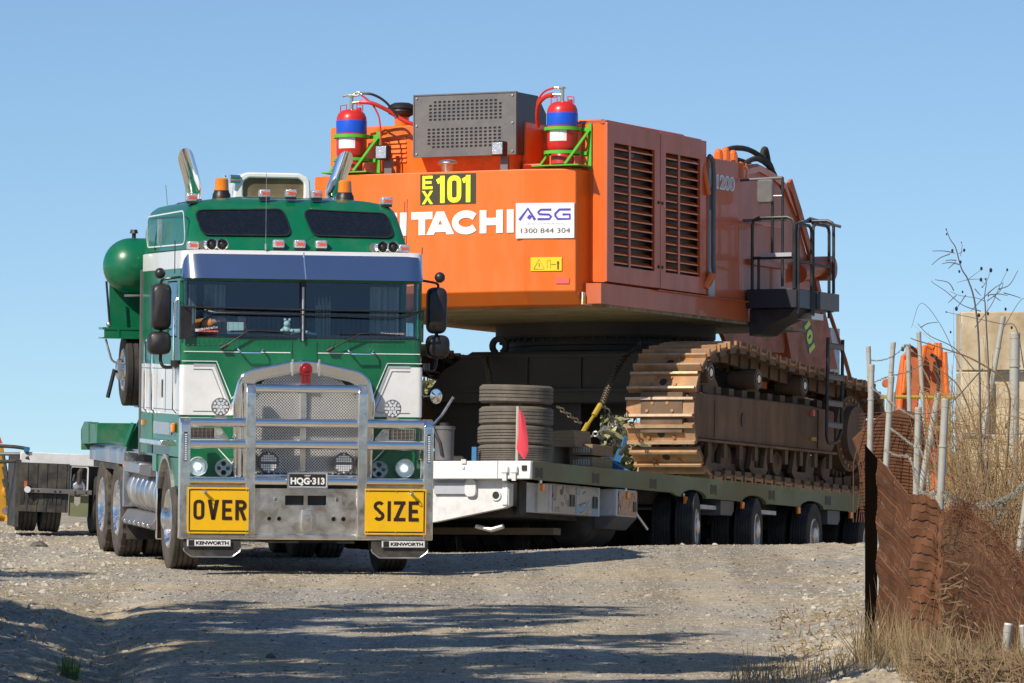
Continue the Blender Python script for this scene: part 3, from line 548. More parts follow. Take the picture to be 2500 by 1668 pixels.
B().tube([(-1.0,2.9,3.75),(-1.02,2.9,3.96)],.004,5).obj('aerial','alu',T)
# side of the sleeper: hatch outline, handle
b=B(); hp=rpoly([(.45,3.30),(2.85,3.30),(2.85,3.62),(.62,3.64)],.12,4)
b.strip(hp+[hp[0]],.014,'x',0,.004); b.v=[(x-(1.13+(y-.28)*.0335+.004)+.02*max(0,z-3.48),y,z) for x,y,z in b.v]; b.obj('pinstripe','pin',T)
B().box(-1.225,-1.19,1.9,1.95,3.32,3.58).obj('side_vent','chromed',T); B().tube([(-1.2,2.35,3.26),(-1.175,2.35,3.5),(-1.13,2.3,3.66),(-.98,2.2,3.745),(-.75,2.1,3.79)],.012,6).obj('cable','black',T)
# grille
so=rpoly([(-.70,.95),(-.72,1.72),(-.65,2.03),(0.0,2.165),(.66,2.03),(.725,1.72),(.70,.95)],[0,.2,.22,.9,.22,.2,0],8)
si=rpoly([(-.60,1.0),(-.61,1.72),(-.52,1.92),(0.0,2.035),(.53,1.92),(.615,1.72),(.60,1.0)],[0,.15,.3,.9,.3,.15,0],8)
gs=B().ring(so,si,'y',-.13,.03).obj('grille_surround','chrome',T,fix=True,bev=.035,seg=4,smooth=60)
b=B(); b.prism([(a*.99,c*.995) for a,c in si],'y',.0,.01); b.obj('radiator','black',T,fix=True)
b=B(); pit=.03
def inside(x,z): 
    if z<1.0 or abs(x)>.6: return False
    return z<2.035-.36*(x/.6)**4*.6-.12*(x/.6)**2
for sg in(-1,1):
    for k in range(-60,90):
        pts=[]
        for j in range(0,60):
            x=-.6+j*.0205; z=1.0+sg*(x)+k*pit
            if inside(x,z): pts.append((x,z))
        if len(pts)>1:
            (x0,z0),(x1,z1)=pts[0],pts[-1]; b.strip([(x0,z0),(x1,z1)],.0062,'y',-.055+sg*.004,.006)
b.obj('grille_mesh','gmesh',T,kind='stuff',smooth=0)
B().box(-.034,.03,-.10,-.05,.98,2.0).obj('grille_bar','chromed',T,bev=.008)
bd=B().cyl((.012,-.16,2.055),(.012,-.12,2.055),.066,.066,24).obj('badge','badge',T,bev=.006); 
b=B(); 
for k in(-.024,0.012,.048): b.box(k-.012+.0,k+.012,-.155,-.12,1.91,2.0)
b.obj('badge_ribs','badge',bd,bev=.003); B().ball((.012,-.162,2.055),.035,12,6,(1,.35,1)).obj('badge_dome','badge',bd)
for x in(-.125,.145): B().cyl((x,-.145,1.99),(x,-.145,2.155),.013,.013,8).obj('surround_clip','chrome',T)
# headlamps
for s in(-1,1):
    hp=rpoly([(s*1.16,.96),(s*.70,.96),(s*.74,1.10),(s*.88,1.245),(s*1.16,1.245)],.03,3)
    hb=B().prism(hp,'y',.012,.03).obj('headlamp_panel','green',T,fix=True,bev=.004)
    B().strip([(s*.665,.98),(s*.70,1.10),(s*.86,1.27),(s*1.0,1.275)],.010,'y',.022,.004).obj('pinstripe','pin',T)
    for x,z,r in((1.05,1.07,.095),(.79,1.055,.085)):
        o=B().lathe([(r,.02),(r*1.04,-.03),(r*.97,-.045),(r*.93,-.03),(r*.9,-.015),(.001,.012)],(s*x,0,z),'y',28).obj('headlamp','lensbr',T)
        if r>.09: B().cyl((s*x,-.020,z),(s*x,-.006,z),.03,.03,20).obj('lit_bulb','lit',o)
        if r<.09:
            for (a,c,q) in((0,.045,.024),(.045,0,.02),(-.045,0,.02),(0,-.045,.026)): B().cyl((s*x+a,-.02,z+c),(s*x+a,0,z+c),q,q,12).obj('lamp_element','glassdark',o)
        B().ball((s*x,-.012,z),r*.9,20,8,(1,.3,1)).obj('lens','glass',o)
    ip=rpoly([(s*1.16,1.35),(s*.73,1.345),(s*.82,1.46),(s*1.16,1.465)],.015,3); B().prism(ip,'y',-.01,.03).obj('indicator_panel','chromed',T,fix=True)
    b=B()
    for i in range(7): b.box(*sorted((s*1.14,s*.90)),-.022,-.014,1.358+i*.014,1.363+i*.014)
    for i in range(6): b.box(*sorted((s*(1.14-i*.042),s*(1.135-i*.042))),-.024,-.012,1.355,1.455)
    b.obj('vent_bars','chrome',T); B().box(*sorted((s*1.15,s*.89)),-.013,-.0105,1.354,1.457).obj('vent','txt',T)
    B().cyl((s*.835,-.03,1.41),(s*.835,0,1.41),.028,.028,14).obj('indicator_lamp','lens',T)
    # round led lamps standing on the second rail
    o=B().lathe([(.088,.05),(.092,.0),(.084,-.008),(.001,-.004)],(s*.868,-.30,1.672),'y',28).obj('driving_lamp','boxgrey',T); b=B()
    for k in range(7):
        t=2*PI*k/6; rr=.0 if k==6 else .038; b.cyl((s*.868+rr*math.cos(t),-.318,1.672+rr*math.sin(t)),(s*.868+rr*math.cos(t),-.300,1.672+rr*math.sin(t)),.018,.016,10)
    for k in range(12):
        t=2*PI*k/12; b.cyl((s*.868+.068*math.cos(t),-.318,1.672+.068*math.sin(t)),(s*.868+.068*math.cos(t),-.300,1.672+.068*math.sin(t)),.014,.012,8)
    b.obj('led','lensbr',o); B().box(s*.868-.06,s*.868+.06,-.33,-.27,1.555,1.585).obj('lamp_bracket','chrome',o)
    o=B().lathe([(.105,.05),(.11,.0),(.102,-.012),(.001,-.006)],(s*.38+.01,-.24,1.118),'y',32).obj('spot_lamp','boxgrey',T); b=B()
    for i in range(-4,5):
        for j in range(-4,5):
            if i*i+j*j<17 and j!=0: b.cyl((s*.38+.01+i*.0225,-.262,1.118+j*.0225),(s*.38+.01+i*.0225,-.246,1.118+j*.0225),.0105,.009,8)
    b.obj('led','lensbr',o)
# bull bar
yb=-.35
bbp=[]
for x in(-1.228,1.228):
    B().prism(rpoly([(-.40,.357),(-.40,1.50),(-.34,1.565),(-.24,1.565),(-.24,.357)],[0,.06,.06,0,0],4),'x',x-.05,x+.05).obj('bull_bar_post','chromed',T,fix=True,bev=.008)
    b=B().box(x-.016,x+.016,-.408,-.398,1.13,1.42); o=b.obj('marker_strip','black',T); b=B()
    for k in range(12): b.box(x-.012,x+.012,-.412,-.407,1.14+k*.0225,1.155+k*.0225)
    b.obj('marker_element','lensbr',o)
for x in(-.574,.556):
    B().prism(rpoly([(-.41,.38),(-.41,1.82),(-.36,1.912),(-.22,1.912),(-.2,.38)],[0,.09,.08,0,0],4),'x',x-.048,x+.048).obj('bull_bar_post','chromed',T,fix=True,bev=.008)
def bar(x0,x1,z,r): 
    B().tube([(x0,yb,z),(x1,yb,z)],r,20).obj('bull_bar_rail','chrome',T)
bar(-.526,.508,1.86,.042)
for z,r in((1.518,.046),(1.303,.047),(.936,.040)):
    for a,c in((-1.178,-.622),(-.526,.508),(.604,1.178)): bar(a,c,z,r)
B().box(-1.275,1.275,-.385,-.2,.352,.405).obj('bumper_beam','chromed',T,bev=.012)
B().ring([(-.526,.405),(.508,.405),(.508,.865),(-.526,.865)],[(-.215,.70),(.20,.70),(.20,.795),(-.215,.795)],'y',-.36,-.33).obj('bumper_panel','chromed',T,fix=True,bev=.003)
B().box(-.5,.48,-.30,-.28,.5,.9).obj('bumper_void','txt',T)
B().box(-.03,.01,-.372,-.33,.70,.795).obj('slot_post','chromed',T)
for s in(-1,1): B().box(*sorted((s*1.178-.0,s*.61)),-.34,-.24,.405,.905).obj('bumper_wing','chromed',T)
B().box(-.052,.052,-.40,-.33,.44,.65).obj('tow_bracket','chromed',T,bev=.006); B().box(-.045,.045,-.404,-.398,.60,.645).obj('tow_plate','alu',T)
for x in(-.375,-.275,.275,.375):
    o=B().lathe([(.030,.0),(.030,-.012),(.020,-.012),(.020,0)],(x,-.36,.562),'y',18,close=True).obj('panel_ring','chrome',T); B().cyl((x,-.365,.562),(x,-.355,.562),.02,.02,14).obj('panel_hole','glassdark',o)
b=B()
for x in(-.31,.31): b.box(x-.02,x+.02,-.366,-.356,.73,.775)
b.obj('panel_scuff','chrome',T,bev=.006)
# plates and boards
npl=B().box(-.20,.20,-.415,-.40,.872,1.025).obj('number_plate','txt',T); B().ring(rrect(-.205,.205,.867,1.03,.012),rrect(-.192,.192,.881,1.017,.01),'y',-.42,-.40).obj('plate_frame','alu',npl,fix=True)
B().ring(rrect(-.192,.192,.881,1.017,.01),rrect(-.187,.187,.886,1.012,.008),'y',-.4175,-.40).obj('plate_border','whitev',npl,fix=True)
text('HQG·313','whitev',npl,(-.172,-.4152,.895),X,Z,.345,.082,.045); text('NSW','whitev',npl,(-.03,-.4152,.988),X,Z,.06,.013,.03)
def board(x0,x1,bx,wd,wx0,wx1,cut):
    z0,z1=.413,.872; o=B().prism(rrect(x0,x1,z0,z1,.012),'y',-.43,-.418).obj('sign_board','sign',T,fix=True,label='amber %s board'%wd)
    b=B(); i0,i1=x0+.014,x1-.014
    e0=i0 if cut!='l' else x0+.002; e1=i1 if cut!='r' else x1-.002
    b.box(e0,e1,-.4322,-.43,z1-.03,z1-.018); b.box(e0,e1,-.4322,-.43,z0+.018,z0+.03)
    if cut!='l': b.box(i0,i0+.012,-.4318,-.43,z0+.03,z1-.03)
    if cut!='r': b.box(i1-.012,i1,-.4318,-.43,z0+.03,z1-.03)
    b.obj('border','signb',o)
    cs=[]; n_=len(wd); gap=.032; ws={'O':1,'V':1.0,'E':.9,'R':1.0,'S':1,'I':.25,'Z':1.05}; tot=sum(ws[c] for c in wd); w1=(wx1-wx0-gap*(n_-1))/tot; xx=wx0
    for c in wd: cs.append((c,xx,.548,ws[c]*w1,.2)); xx+=ws[c]*w1+gap
    word(cs,'signb',o,-.4305,.034)
    b=B()
    for a in(x0+.025,(x0+x1)/2,x1-.025):
        for c in(z0+.024,z1-.024): b.cyl((a,-.438,c),(a,-.43,c),.006,.006,6)
    b.obj('rivet','alu',o)
    B().tube([(bx,-.42,.835),(bx,-.49,.835),(bx+.0,-.50,.83)],.014,8).obj('bolt','chrome',o)
    B().tube([(bx+.02*math.cos(t),-.50+.022*math.sin(t),.835+.012*math.sin(t)) for t in np.linspace(0,2*PI,14)[:-1]],.005,5,closed=True).obj('lynch_ring','alu',o)
board(-1.207,-.592,-1.045,'OVER',-1.148,-.615,'r'); board(.586,1.203,1.04,'SIZE',.668,1.125,'l')
for x0 in(-1.235,.66):
    fp=rpoly([(x0,.355),(x0,.24),(x0+.08,.178),(x0+.49,.178),(x0+.575,.24),(x0+.575,.355)],[0,.05,.06,.06,.05,0],4)
    o=B().prism(fp,'y',-.375,-.36).obj('mud_flap','flap',T,fix=True)
    B().tube([(a,-.378,c) for a,c in fp[1:-1]],.007,5).obj('flap_edge','alu',o)
    xx=x0+(.03 if x0<0 else .1); B().box(xx,xx+.44,-.402,-.392,.283,.351).obj('name_plate','greyp',o); B().box(xx+.006,xx+.434,-.4035,-.402,.289,.345).obj('plate_face','whitev',o)
    text('KENWORTH','txt',o,(xx+.09,-.4035,.299),X,Z,.33,.036,.05); B().box(xx+.015,xx+.075,-.4055,-.4035,.289,.345).obj('plate_logo','txt',o)
B().ball((-.6,-.2,.27),.05,8,6,(2,.5,.6)).obj('tow_shackle','chrome',T)
# mirrors
def mirror(s):
    y=.25; cx=s*1.405
    for (w,h,cz,c2) in((.20,.47,2.665,cx),(.235,.235,2.30,cx+s*.015)):
        pr=rrect(c2-w/2,c2+w/2,cz-h/2,cz+h/2,.085,6); n=len(pr)
        secs=[[(c2+(a-c2)*k,y+d,cz+(c-cz)*k) for a,c in pr] for k,d in((.78,-.1),(.94,-.075),(1,-.03),(1,.05))]
        B().loft(secs).obj('mirror_housing','black',T,smooth=60)
    b=B().tube(bez([(s*1.2,.2,2.97),(s*1.3,.15,2.955),(cx,.2,2.93),(cx,.24,2.85)],4),.014,6); b.obj('mirror_arm','black',T); b=B().tube(bez([(cx,.24,2.2),(cx,.24,2.12),(cx-s*.04,.22,2.06),(s*1.25,.2,2.07),(s*1.2,.15,2.1)],4),.018,6); b.obj('mirror_arm','black',T); B().cyl((cx,.24,2.44),(cx,.24,2.40),.02,.02,6).obj('mirror_joint','black',T)
    B().cyl((s*1.27,.12,2.06),(s*1.27,.12,2.13),.05,.05,12).obj('mirror_pivot','black',T)
    B().ball((cx+s*.02,.2,3.0),.055,12,8).tube([(cx,.2,2.95),(cx+s*.02,.2,3.0)],.012,6).obj('camera_pod','black',T)
mirror(-1); mirror(1)
o=B().lathe([(.001,.0),(.055,.005),(.062,.012),(.055,.02),(.001,.03)],(1.36,-.05,1.80),'y',24).obj('convex_mirror','chrome',T); o.scale=(1,1,1.25); o.location=(0,0,-.45); B().tube([(1.2,.1,1.79),(1.36,-.02,1.80)],.01,6).obj('mirror_stalk','black',T)
# left side gear
for y,z0,z1 in((.12,1.6,2.75),(1.75,1.58,2.35),(2.35,1.58,2.35)):
    B().tube([(-1.25,y,z0),(-1.29,y,z0+.04),(-1.29,y,z1-.04),(-1.25,y,z1)],.013,6).obj('grab_rail','chrome',T)
for y in(2.75,1.35): B().box(-1.242,-1.236,y-.03,y+.03,1.75,1.93).obj('side_slot','txt',T)
B().box(-1.26,-1.24,.62,1.85,1.375,1.50).obj('side_grille','lens',T); B().box(-1.33,-1.22,.7,2.4,1.26,1.32).obj('step_tread','chromed',T,bev=.01)
B().box(-1.275,-1.24,.28,.42,1.40,1.50).obj('side_indicator','amber',T,bev=.012); B().box(-1.265,-1.24,2.7,2.8,1.45,1.50).obj('side_marker','amber',T)
B().box(-1.24,-1.2,1.74,2.05,.985,1.16).obj('step_well','green',T)
B().box(-1.245,-1.21,3.08,3.16,1.13,3.07).obj('rear_trim','boxgrey',T); B().box(-1.2,1.2,3.05,3.2,1.2,3.2).obj('cab_back','dark',T)
# chassis and running gear
for s in(-1,1): B().box(*sorted((s*.43,s*.35)),.6,7.3,.62,.90).obj('chassis_rail','dark',T)
B().box(-1.0,1.0,.93,1.07,.38,.52).obj('front_axle','dark',T); B().box(-.3,.6,.3,1.6,.3,.9).obj('engine_sump','dark',T); B().box(-.9,.9,5.0,5.2,.4,.62).box(-.9,.9,6.35,6.55,.4,.62).obj('rear_axle','dark',T)
for s in(-1,1):
    wheel(T,s*1.07,1.0,.52,.52,.30,s,grooves=4)
    for y in(5.1,6.45):
        wheel(T,s*1.10,y,.52,.52,.26,s,grooves=3,lug=True,dish=.17); wheel(T,s*.80,y,.52,.52,.26,s,grooves=3,lug=True,rim=False,n=32)
B().box(-1.20,1.20,2.2,4.45,1.135,1.165).obj('tread_deck','tread',T)
b=B()
for i in range(13):
    for j in range(22):
        x=-1.19+i*.045; y=3.15+j*.06; Mx=Matrix.Translation((x,y,1.167))@Matrix.Rotation(R(45 if (i+j)%2 else -45),4,'Z'); b.box(-.018,.018,-.006,.006,0,.006,Mx)
b.obj('tread_pattern','tread',T,kind='stuff',smooth=0)
b=B().prism(rpoly([(-1.235,1.0),(-1.235,1.17),(-.7,1.20),(-.7,1.17),(-1.20,1.14),(-1.20,1.0)],[0,.05,0,0,0,0],3),'y',4.5,7.5); b.obj('rear_mudguard','alu',T,fix=True)
b=B().prism([(.7,1.0),(.7,1.17),(1.235,1.17),(1.235,1.0)],'y',4.5,7.5); b.obj('rear_mudguard','alu',T)
B().box(-1.225,-1.215,4.9,7.2,.93,1.06).obj('guard_curtain','flap',T)
B().box(-1.236,-.9,4.40,4.50,.55,1.17).obj('tread_apron','tread',T); B().box(-.7,.7,4.5,7.2,1.02,1.05).obj('fifth_wheel_deck','dark',T)
b=B(); pr=[(.001,0)]
L=2.3
for i in range(6): y0=i*L/6; pr+=[(.235,y0+.01),(.245,y0+.02),(.245,y0+.05),(.232,y0+.06),(.232,y0+L/6-.01)]
pr+=[(.2,L),(.001,L+.02)]
B().lathe(pr,(-.99,1.95,.745),'y',32).obj('fuel_tank','alu',T)
b=B().box(-1.25,-.9,2.15,3.0,.915,1.03).obj('side_locker','boxgrey',T,bev=.01); b=B().box(-1.25,-.9,3.02,4.35,.93,1.04).obj('side_locker','alu',T,bev=.01); B().box(-1.255,-1.2,4.30,4.38,.98,1.03).obj('side_marker','amber',T)
o=B().prism([(-1.24,.37),(-1.27,.42),(-1.2,.53),(-.9,.53),(-.9,.37)],'y',1.9,4.35).obj('battery_box','boxgrey',T,fix=True,bev=.01); b=B()
for i in range(6): b.ball((-1.262,2.1+i*.38,.415),.028,8,6)
b.obj('wing_bolt','chrome',o)
B().box(-1.22,-1.12,1.83,1.9,.28,1.0).obj('tank_bracket','chrome',T,bev=.01); B().box(-1.2,-.75,4.40,4.42,.20,.50).obj('mud_flap','flap',T)
B().box(-1.16,-.9,4.38,4.398,.36,.43).obj('flap_badge','redv',T)
# headboard with air tank, spare wheel and green frame behind the cab
B().lathe([(.295*math.sin(t)+.0005,.295-.295*math.cos(t)) for t in np.linspace(0,PI/2,12)]+[(.295,1.9),(.001,2.1)],(-1.585,3.6,3.115),'x',40).obj('air_receiver','green',T,smooth=60)
B().cyl((-1.26,3.6,3.39),(-1.26,3.6,3.46),.022,.022,8).cyl((-1.26,3.6,3.46),(-1.26,3.6,3.50),.045,.035,8).obj('relief_valve','black',T)
B().box(-1.50,-.8,3.7,3.75,2.45,2.95).box(-1.6,-.8,3.45,3.8,2.44,2.465).box(-1.58,-.8,3.46,3.49,2.36,2.44).box(-1.6,-.8,3.45,3.8,2.345,2.36).box(-1.44,-1.42,3.45,3.5,2.36,2.44).obj('headboard_frame','green',T)
B().tube([(-1.38,3.4,2.8),(-.9,3.4,2.8)],.014,6).obj('tank_stay','alu',T); B().tube([(-1.56,3.5,2.95),(-1.52,3.5,2.5)],.013,6).obj('tank_strap','black',T); B().ball((-1.53,3.48,2.495),.03,8,6).obj('strap_pin','alu',T)
B().tube(bez([(-1.56,3.5,2.34),(-1.52,3.5,2.2),(-1.47,3.5,2.1),(-1.3,3.5,2.08)],4),.013,6).obj('frame_loop','alu',T)
wheel(T,-1.24,3.75,2.02,.385,.22,-1,rr=.215,grooves=2,m='rubberd',dish=.05)
B().tube([(-1.40,3.6,1.98),(-1.45,3.6,2.02),(-1.52,3.6,1.72)],.022,8).obj('winch_handle','black',T); B().box(-1.42,-1.38,3.55,3.65,1.95,2.12).obj('wheel_clamp','alu',T)
B().prism([(-1.28,1.15),(-1.06,1.68),(-.6,1.68),(-.6,1.15)],'y',3.95,4.0).obj('headboard_gusset','green',T,fix=True); B().box(-1.2,-.7,3.6,3.9,1.62,1.66).obj('headboard_shelf','green',T)
B().box(-1.02,-.5,3.3,3.9,1.65,1.95).obj('wheel_bracket','greendusty',T)
B().tube([(-1.29,3.9,1.2),(-1.2,3.9,1.45)],.03,8).obj('headboard_strut','green',T)
B().prism([(6.3,1.20),(7.6,1.17),(7.8,1.22),(7.8,1.33),(7.5,1.42),(6.5,1.40)],'x',-1.30,-1.22).box(-1.3,-.5,6.3,6.36,1.2,1.42).box(-1.31,-1.2,7.0,7.06,1.2,1.42).box(-1.3,-.5,7.7,7.78,1.1,1.33).obj('skid_plate','greendusty',T,fix=True)
# interior: curtains, driver, toy, card
b=B()
for (x0,x1) in((-1.08,-1.0),(-.92,-.70),(.22,.38),(.78,1.08)):
    n=14; P=[(x0+(x1-x0)*i/n,.62+.02*math.sin(i*2.3)) for i in range(n+1)]
    zt=[2.9 if abs(x0)>.75 else 2.74+.07*math.sin(i*1.9+x0*9) for i in range(n+1)]
    b.add([(x,y,2.40) for x,y in P]+[(x,y,z) for (x,y),z in zip(P,zt)],[(i,i+1,n+2+i,n+1+i) for i in range(n)])
b.obj('curtain','curt',T)
def world_of(root,p): return Matrix.LocRotScale(root.location,root.rotation_euler.to_quaternion(),None)@Vector(p)
def skinned(name,verts,edges,rad,mt,parent,sub=2,root=0):
    me=bpy.data.meshes.new(name); me.from_pydata(verts,edges,[]); o=bpy.data.objects.new(name,me); SC.collection.objects.link(o); o.parent=parent
    md=o.modifiers.new('skin','SKIN'); md.use_smooth_shade=True
    if not me.skin_vertices: me.attributes.new
    sv=me.skin_vertices[0].data if me.skin_vertices else None
    if sv:
        for i,r in enumerate(rad): sv[i].radius=(r,r)
        sv[root].use_root=True
    ss=o.modifiers.new('sub','SUBSURF'); ss.levels=sub; ss.render_levels=sub; me.materials.append(Mt[mt]); return o
def tubes_person(root):
    # continuous body: torso, neck, head, arms, legs lofted as overlapping tapering tubes then fused by remesh
    b=B(); px0,py0=-.80,.80
    b.tube([(px0,py0,1.90),(px0,py0,2.0),(px0,py0-.01,2.2),(px0,py0-.02,2.38),(px0,py0,2.50),(px0,py0,2.55)],[.16,.17,.165,.19,.15,.06],14)
    b.tube([(px0,py0,2.5),(px0,py0-.01,2.6),(px0,py0-.02,2.64)],[.055,.055,.06],10); b.ball((px0,py0-.03,2.72),.105,14,10,(.85,1,1.15)); b.ball((px0,py0-.135,2.71),.018,6,5); b.ball((px0-.09,py0-.03,2.71),.022,6,5); b.ball((px0+.09,py0-.03,2.71),.022,6,5)
    for s in(-1,1):
        sh=(px0+s*.19,py0,2.46); el=(px0+s*.30,py0-.26,2.42) if s<0 else (px0+s*.30,py0-.22,2.30); ha=(px0+s*.22,py0-.47,2.56) if s>0 else (px0+.02,py0-.5,2.55)
        b.tube([(px0+s*.1,py0,2.46),sh,el],[.09,.07,.048],10); b.tube([el,ha],[.046,.03],10); b.ball(el,.049,8,6); b.ball(ha,.04,8,6,(1,1.1,.7))
        b.tube([(px0+s*.09,py0,1.95),(px0+s*.13,py0-.45,1.98),(px0+s*.13,py0-.5,1.6)],[.1,.07,.05],10)
        for k in range(5):
            f=Vector(ha)+Vector(((k-2)*.018,-.04,.01 if k<4 else 0)); b.tube([ha,f,f+Vector((0,-.02,-.02-.003*k)),f+Vector((0,-.005,-.045))],[.012,.01,.009,.008],6)
    return b
dr=tubes_person(T).obj('person','skin',None,smooth=180)
rm=dr.modifiers.new('fuse','REMESH'); rm.mode='VOXEL'; rm.voxel_size=.009; rm.use_smooth_shade=True
dr.location=T.location; dr.rotation_euler=T.rotation_euler; tag(dr,'driver in orange work shirt with a hand on the steering wheel behind the windscreen','person')
b=B(); px0,py0=-.80,.80
b.tube([(px0,py0,2.0),(px0,py0-.01,2.2),(px0,py0-.02,2.38),(px0,py0,2.51)],[.18,.178,.203,.16],16)
for s in(-1,1):
    sh=(px0+s*.19,py0,2.46); el=(px0+s*.30,py0-.26,2.42) if s<0 else (px0+s*.30,py0-.22,2.30); ha=Vector((px0+s*.22,py0-.47,2.56) if s>0 else (px0+.02,py0-.5,2.55)); e2=Vector(el)
    b.tube([(px0+s*.1,py0,2.46),sh,el],[.1,.083,.062],12); b.ball(el,.063,10,8); b.tube([e2,e2+(ha-e2)*.75],[.062,.045],12)
sh=b.obj('work_shirt','orsh',dr,smooth=60); B().ball((px0,py0-.0,2.76),.112,12,8,(.88,1,1)).obj('hair','hair',dr)
b=B().tube([(-.78+.21*math.cos(t),.38+.06*math.sin(t),2.45+.14*math.sin(t)) for t in np.linspace(0,2*PI,25)[:-1]],.014,6,closed=True); b.obj('steering_wheel','black',T)
Tm=lambda o:(setattr(o,'location',T.location),setattr(o,'rotation_euler',T.rotation_euler))
o=B().box(-.755,-.585,.10,.103,2.40,2.52).obj('card','paper'); Tm(o); tag(o,'pale blue paper card propped behind the windscreen','card')
b=B().ball((-.14,0.17,2.45),.045,10,8).ball((-.14,0.15,2.51),.035,10,8).ball((-.16,0.14,2.55),.016,6,5).ball((-.115,0.14,2.55),.016,6,5).ball((-.19,0.13,2.44),.022,6,5).ball((-.09,0.13,2.44),.022,6,5); b.tube([(-.1,0.15,2.43),(.0,0.15,2.44),(.12,0.13,2.41),(.16,0.13,2.41)],[.03,.022,.015,.01],8)
o=b.obj('plush_toy','paper',smooth=60); Tm(o); tag(o,'small pale plush toy lying on the dashboard beside the windscreen divider','toy')
# ------------------------------------------------------------------ LOW LOADER (frame U)
U0=Vector((2.23-2.61*c25,75.7+2.61*s25,.94)); UR=(R(-2.25),0,R(-25))
TR=thing('low_loader_trailer','olive green low loader trailer with white front platform carrying the excavator','trailer',U0,UR)
MU=Matrix.LocRotScale(U0,__import__('mathutils').Euler(UR).to_quaternion(),None)
B().box(-2.58,2.58,-2.4,7.4,-.06,0).obj('deck','olive',TR); B().box(.2,2.58,-4.66,-2.4,-.06,0).obj('deck_front','whitedirty',TR)
ac=[.035,1.965,3.89,5.80]
pl=[(-4.70,.012),(-4.70,-.20),(-.62,-.205)]
for a in ac:
    pl+=[(a-.52,-.235)]+[(a+.40*math.cos(t),-.245+.10*math.sin(t)) for t in np.linspace(PI,0,9)]+[(a+.52,-.235)]
pl+=[(7.4,-.2),(7.4,.012)]
sr=B().prism(pl,'x',2.56,2.61).obj('side_rail','olive',TR,fix=True)
B().prism([(a,b) for a,b in pl],'x',-2.61,-2.56).obj('side_rail','olive',TR,fix=True)
for y in(-4.53,-2.92,-1.22,.65,2.53,4.43,6.3):
    B().prism([(y-.10,-.06),(y-.04,-.06),(y,-.085),(y+.04,-.06),(y+.10,-.06),(y+.10,-.18),(y+.04,-.18),(y,-.155),(y-.04,-.18),(y-.10,-.18)],'x',2.60,2.613).obj('chain_slot','txt',TR)
B().box(-2.2,2.2,-.9,7.2,-.34,-.07).obj('chassis_beam','dark',TR)
for s in(-1,1):
    for a in ac[:3]+[5.8]:
        st=R({.035:17,1.965:13,3.89:8}.get(a,2)); wheel(TR,s*2.53,a,-.60,.42,.245,s,steer=st,rr=.215,grooves=5,m='rubberd',dish=.09,n=36,rimm='alu'); wheel(TR,s*2.22,a,-.60,.42,.245,s,rr=.215,grooves=5,m='rubberd',rim=False,n=32,steer=st)
        wheel(TR,s*1.15,a,-.60,.42,.245,s,rr=.215,grooves=5,m='rubberd',rim=False,n=28,steer=st); wheel(TR,s*.83,a,-.60,.42,.245,s,rr=.215,grooves=5,m='rubberd',rim=False,n=28,steer=st)
    for a in ac: B().cyl((s*.7,a,-.6),(s*2.5,a,-.6),.09,.09,10).obj('axle','dark',TR)
for a in(-1.85,):
    for x in(1.9,1.6,.9,.6,-.6,-.9): wheel(TR,x,a,-.60,.42,.245,1,rr=.215,grooves=5,m='rubberd',rim=False,n=28)
for y in(-4.45,-2.0,-.25,1.55,3.4,5.2):
    o=B().box(2.60,2.635,y-.03,y+.05,-.33,-.24).obj('side_marker','amber',TR,bev=.008); B().box(2.58,2.60,y-.02,y+.03,-.24,-.20).obj('marker_bracket','alu',o)
for y in(1.0,4.55): B().prism([(y,-.24),(y+.42,-.24),(y+.42,-.36),(y+.35,-.42),(y,-.42)],'x',2.3,2.56).obj('guard_plate','boxgrey',TR)
for y in(.5,2.45): B().box(1.0,2.5,y,y+.5,-.36,-.31).obj('axle_step','whitedirty',TR)
B().box(-2.5,2.5,7.2,7.35,-.9,-.1).obj('tail_beam','dark',TR); B().box(2.5,2.66,6.15,6.35,.03,.10).obj('tail_lamp','redlens',TR)
# white front platform
B().box(-1.8,2.605,-4.76,-4.66,-.2,.012).obj('front_beam','white',TR,bev=.012)
B().box(2.18,2.19,-4.765,-4.76,-.2,.012).obj('beam_joint','greyp',TR)
o=B().box(2.24,2.33,-4.80,-4.76,-.13,-.05).box(2.36,2.45,-4.80,-4.76,-.13,-.05).obj('tie_socket','white',TR,bev=.008); [B().box(a,a+.05,-4.79,-4.765,-.22,-.13).obj('socket_pin','whitedirty',o) for a in(2.26,2.38)]
B().box(2.5,2.56,-4.775,-4.76,-.10,-.04).obj('lashing_ring','txt',TR); B().box(1.72,1.78,-4.78,-4.76,-.02,.03).box(1.73,1.76,-4.775,-4.76,-.08,-.05).obj('latch','whitedirty',TR)
B().prism([(-1.8,-.2),(2.19,-.2),(2.27,-.25),(2.27,-.50),(2.2,-.53),(1.3,-.70),(-1.8,-.9)],'y',-4.62,-4.5).obj('gooseneck','whitedirty',TR,fix=True)
B().box(1.32,1.72,-4.66,-4.63,-.37,-.24).obj('recess_panel','silver',TR); B().prism(rrect(1.72,1.86,-.40,-.2,.06),'y',-4.67,-4.62).obj('gusset','whitedirty',TR,fix=True)
o=B().lathe([(.062,0),(.062,-.02),(.045,-.02),(.045,0)],(2.11,-4.62,-.385),'y',18,close=True).obj('pin_boss','whitedirty',TR); B().cyl((2.11,-4.635,-.385),(2.11,-4.60,-.385),.046,.046,16).obj('pin_hole','txt',o)
B().box(2.19,2.26,-4.64,-4.6,-.50,-.24).obj('hinge_plate','white',TR,bev=.01)
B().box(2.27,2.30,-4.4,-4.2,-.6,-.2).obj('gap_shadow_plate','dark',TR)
B().box(1.6,2.46,-3.87,-2.45,-.56,-.215).obj('side_locker','whitedirty',TR,bev=.01); B().box(1.6,2.27,-4.2,-3.87,-.56,-.215).obj('front_locker','whitedirty',TR)
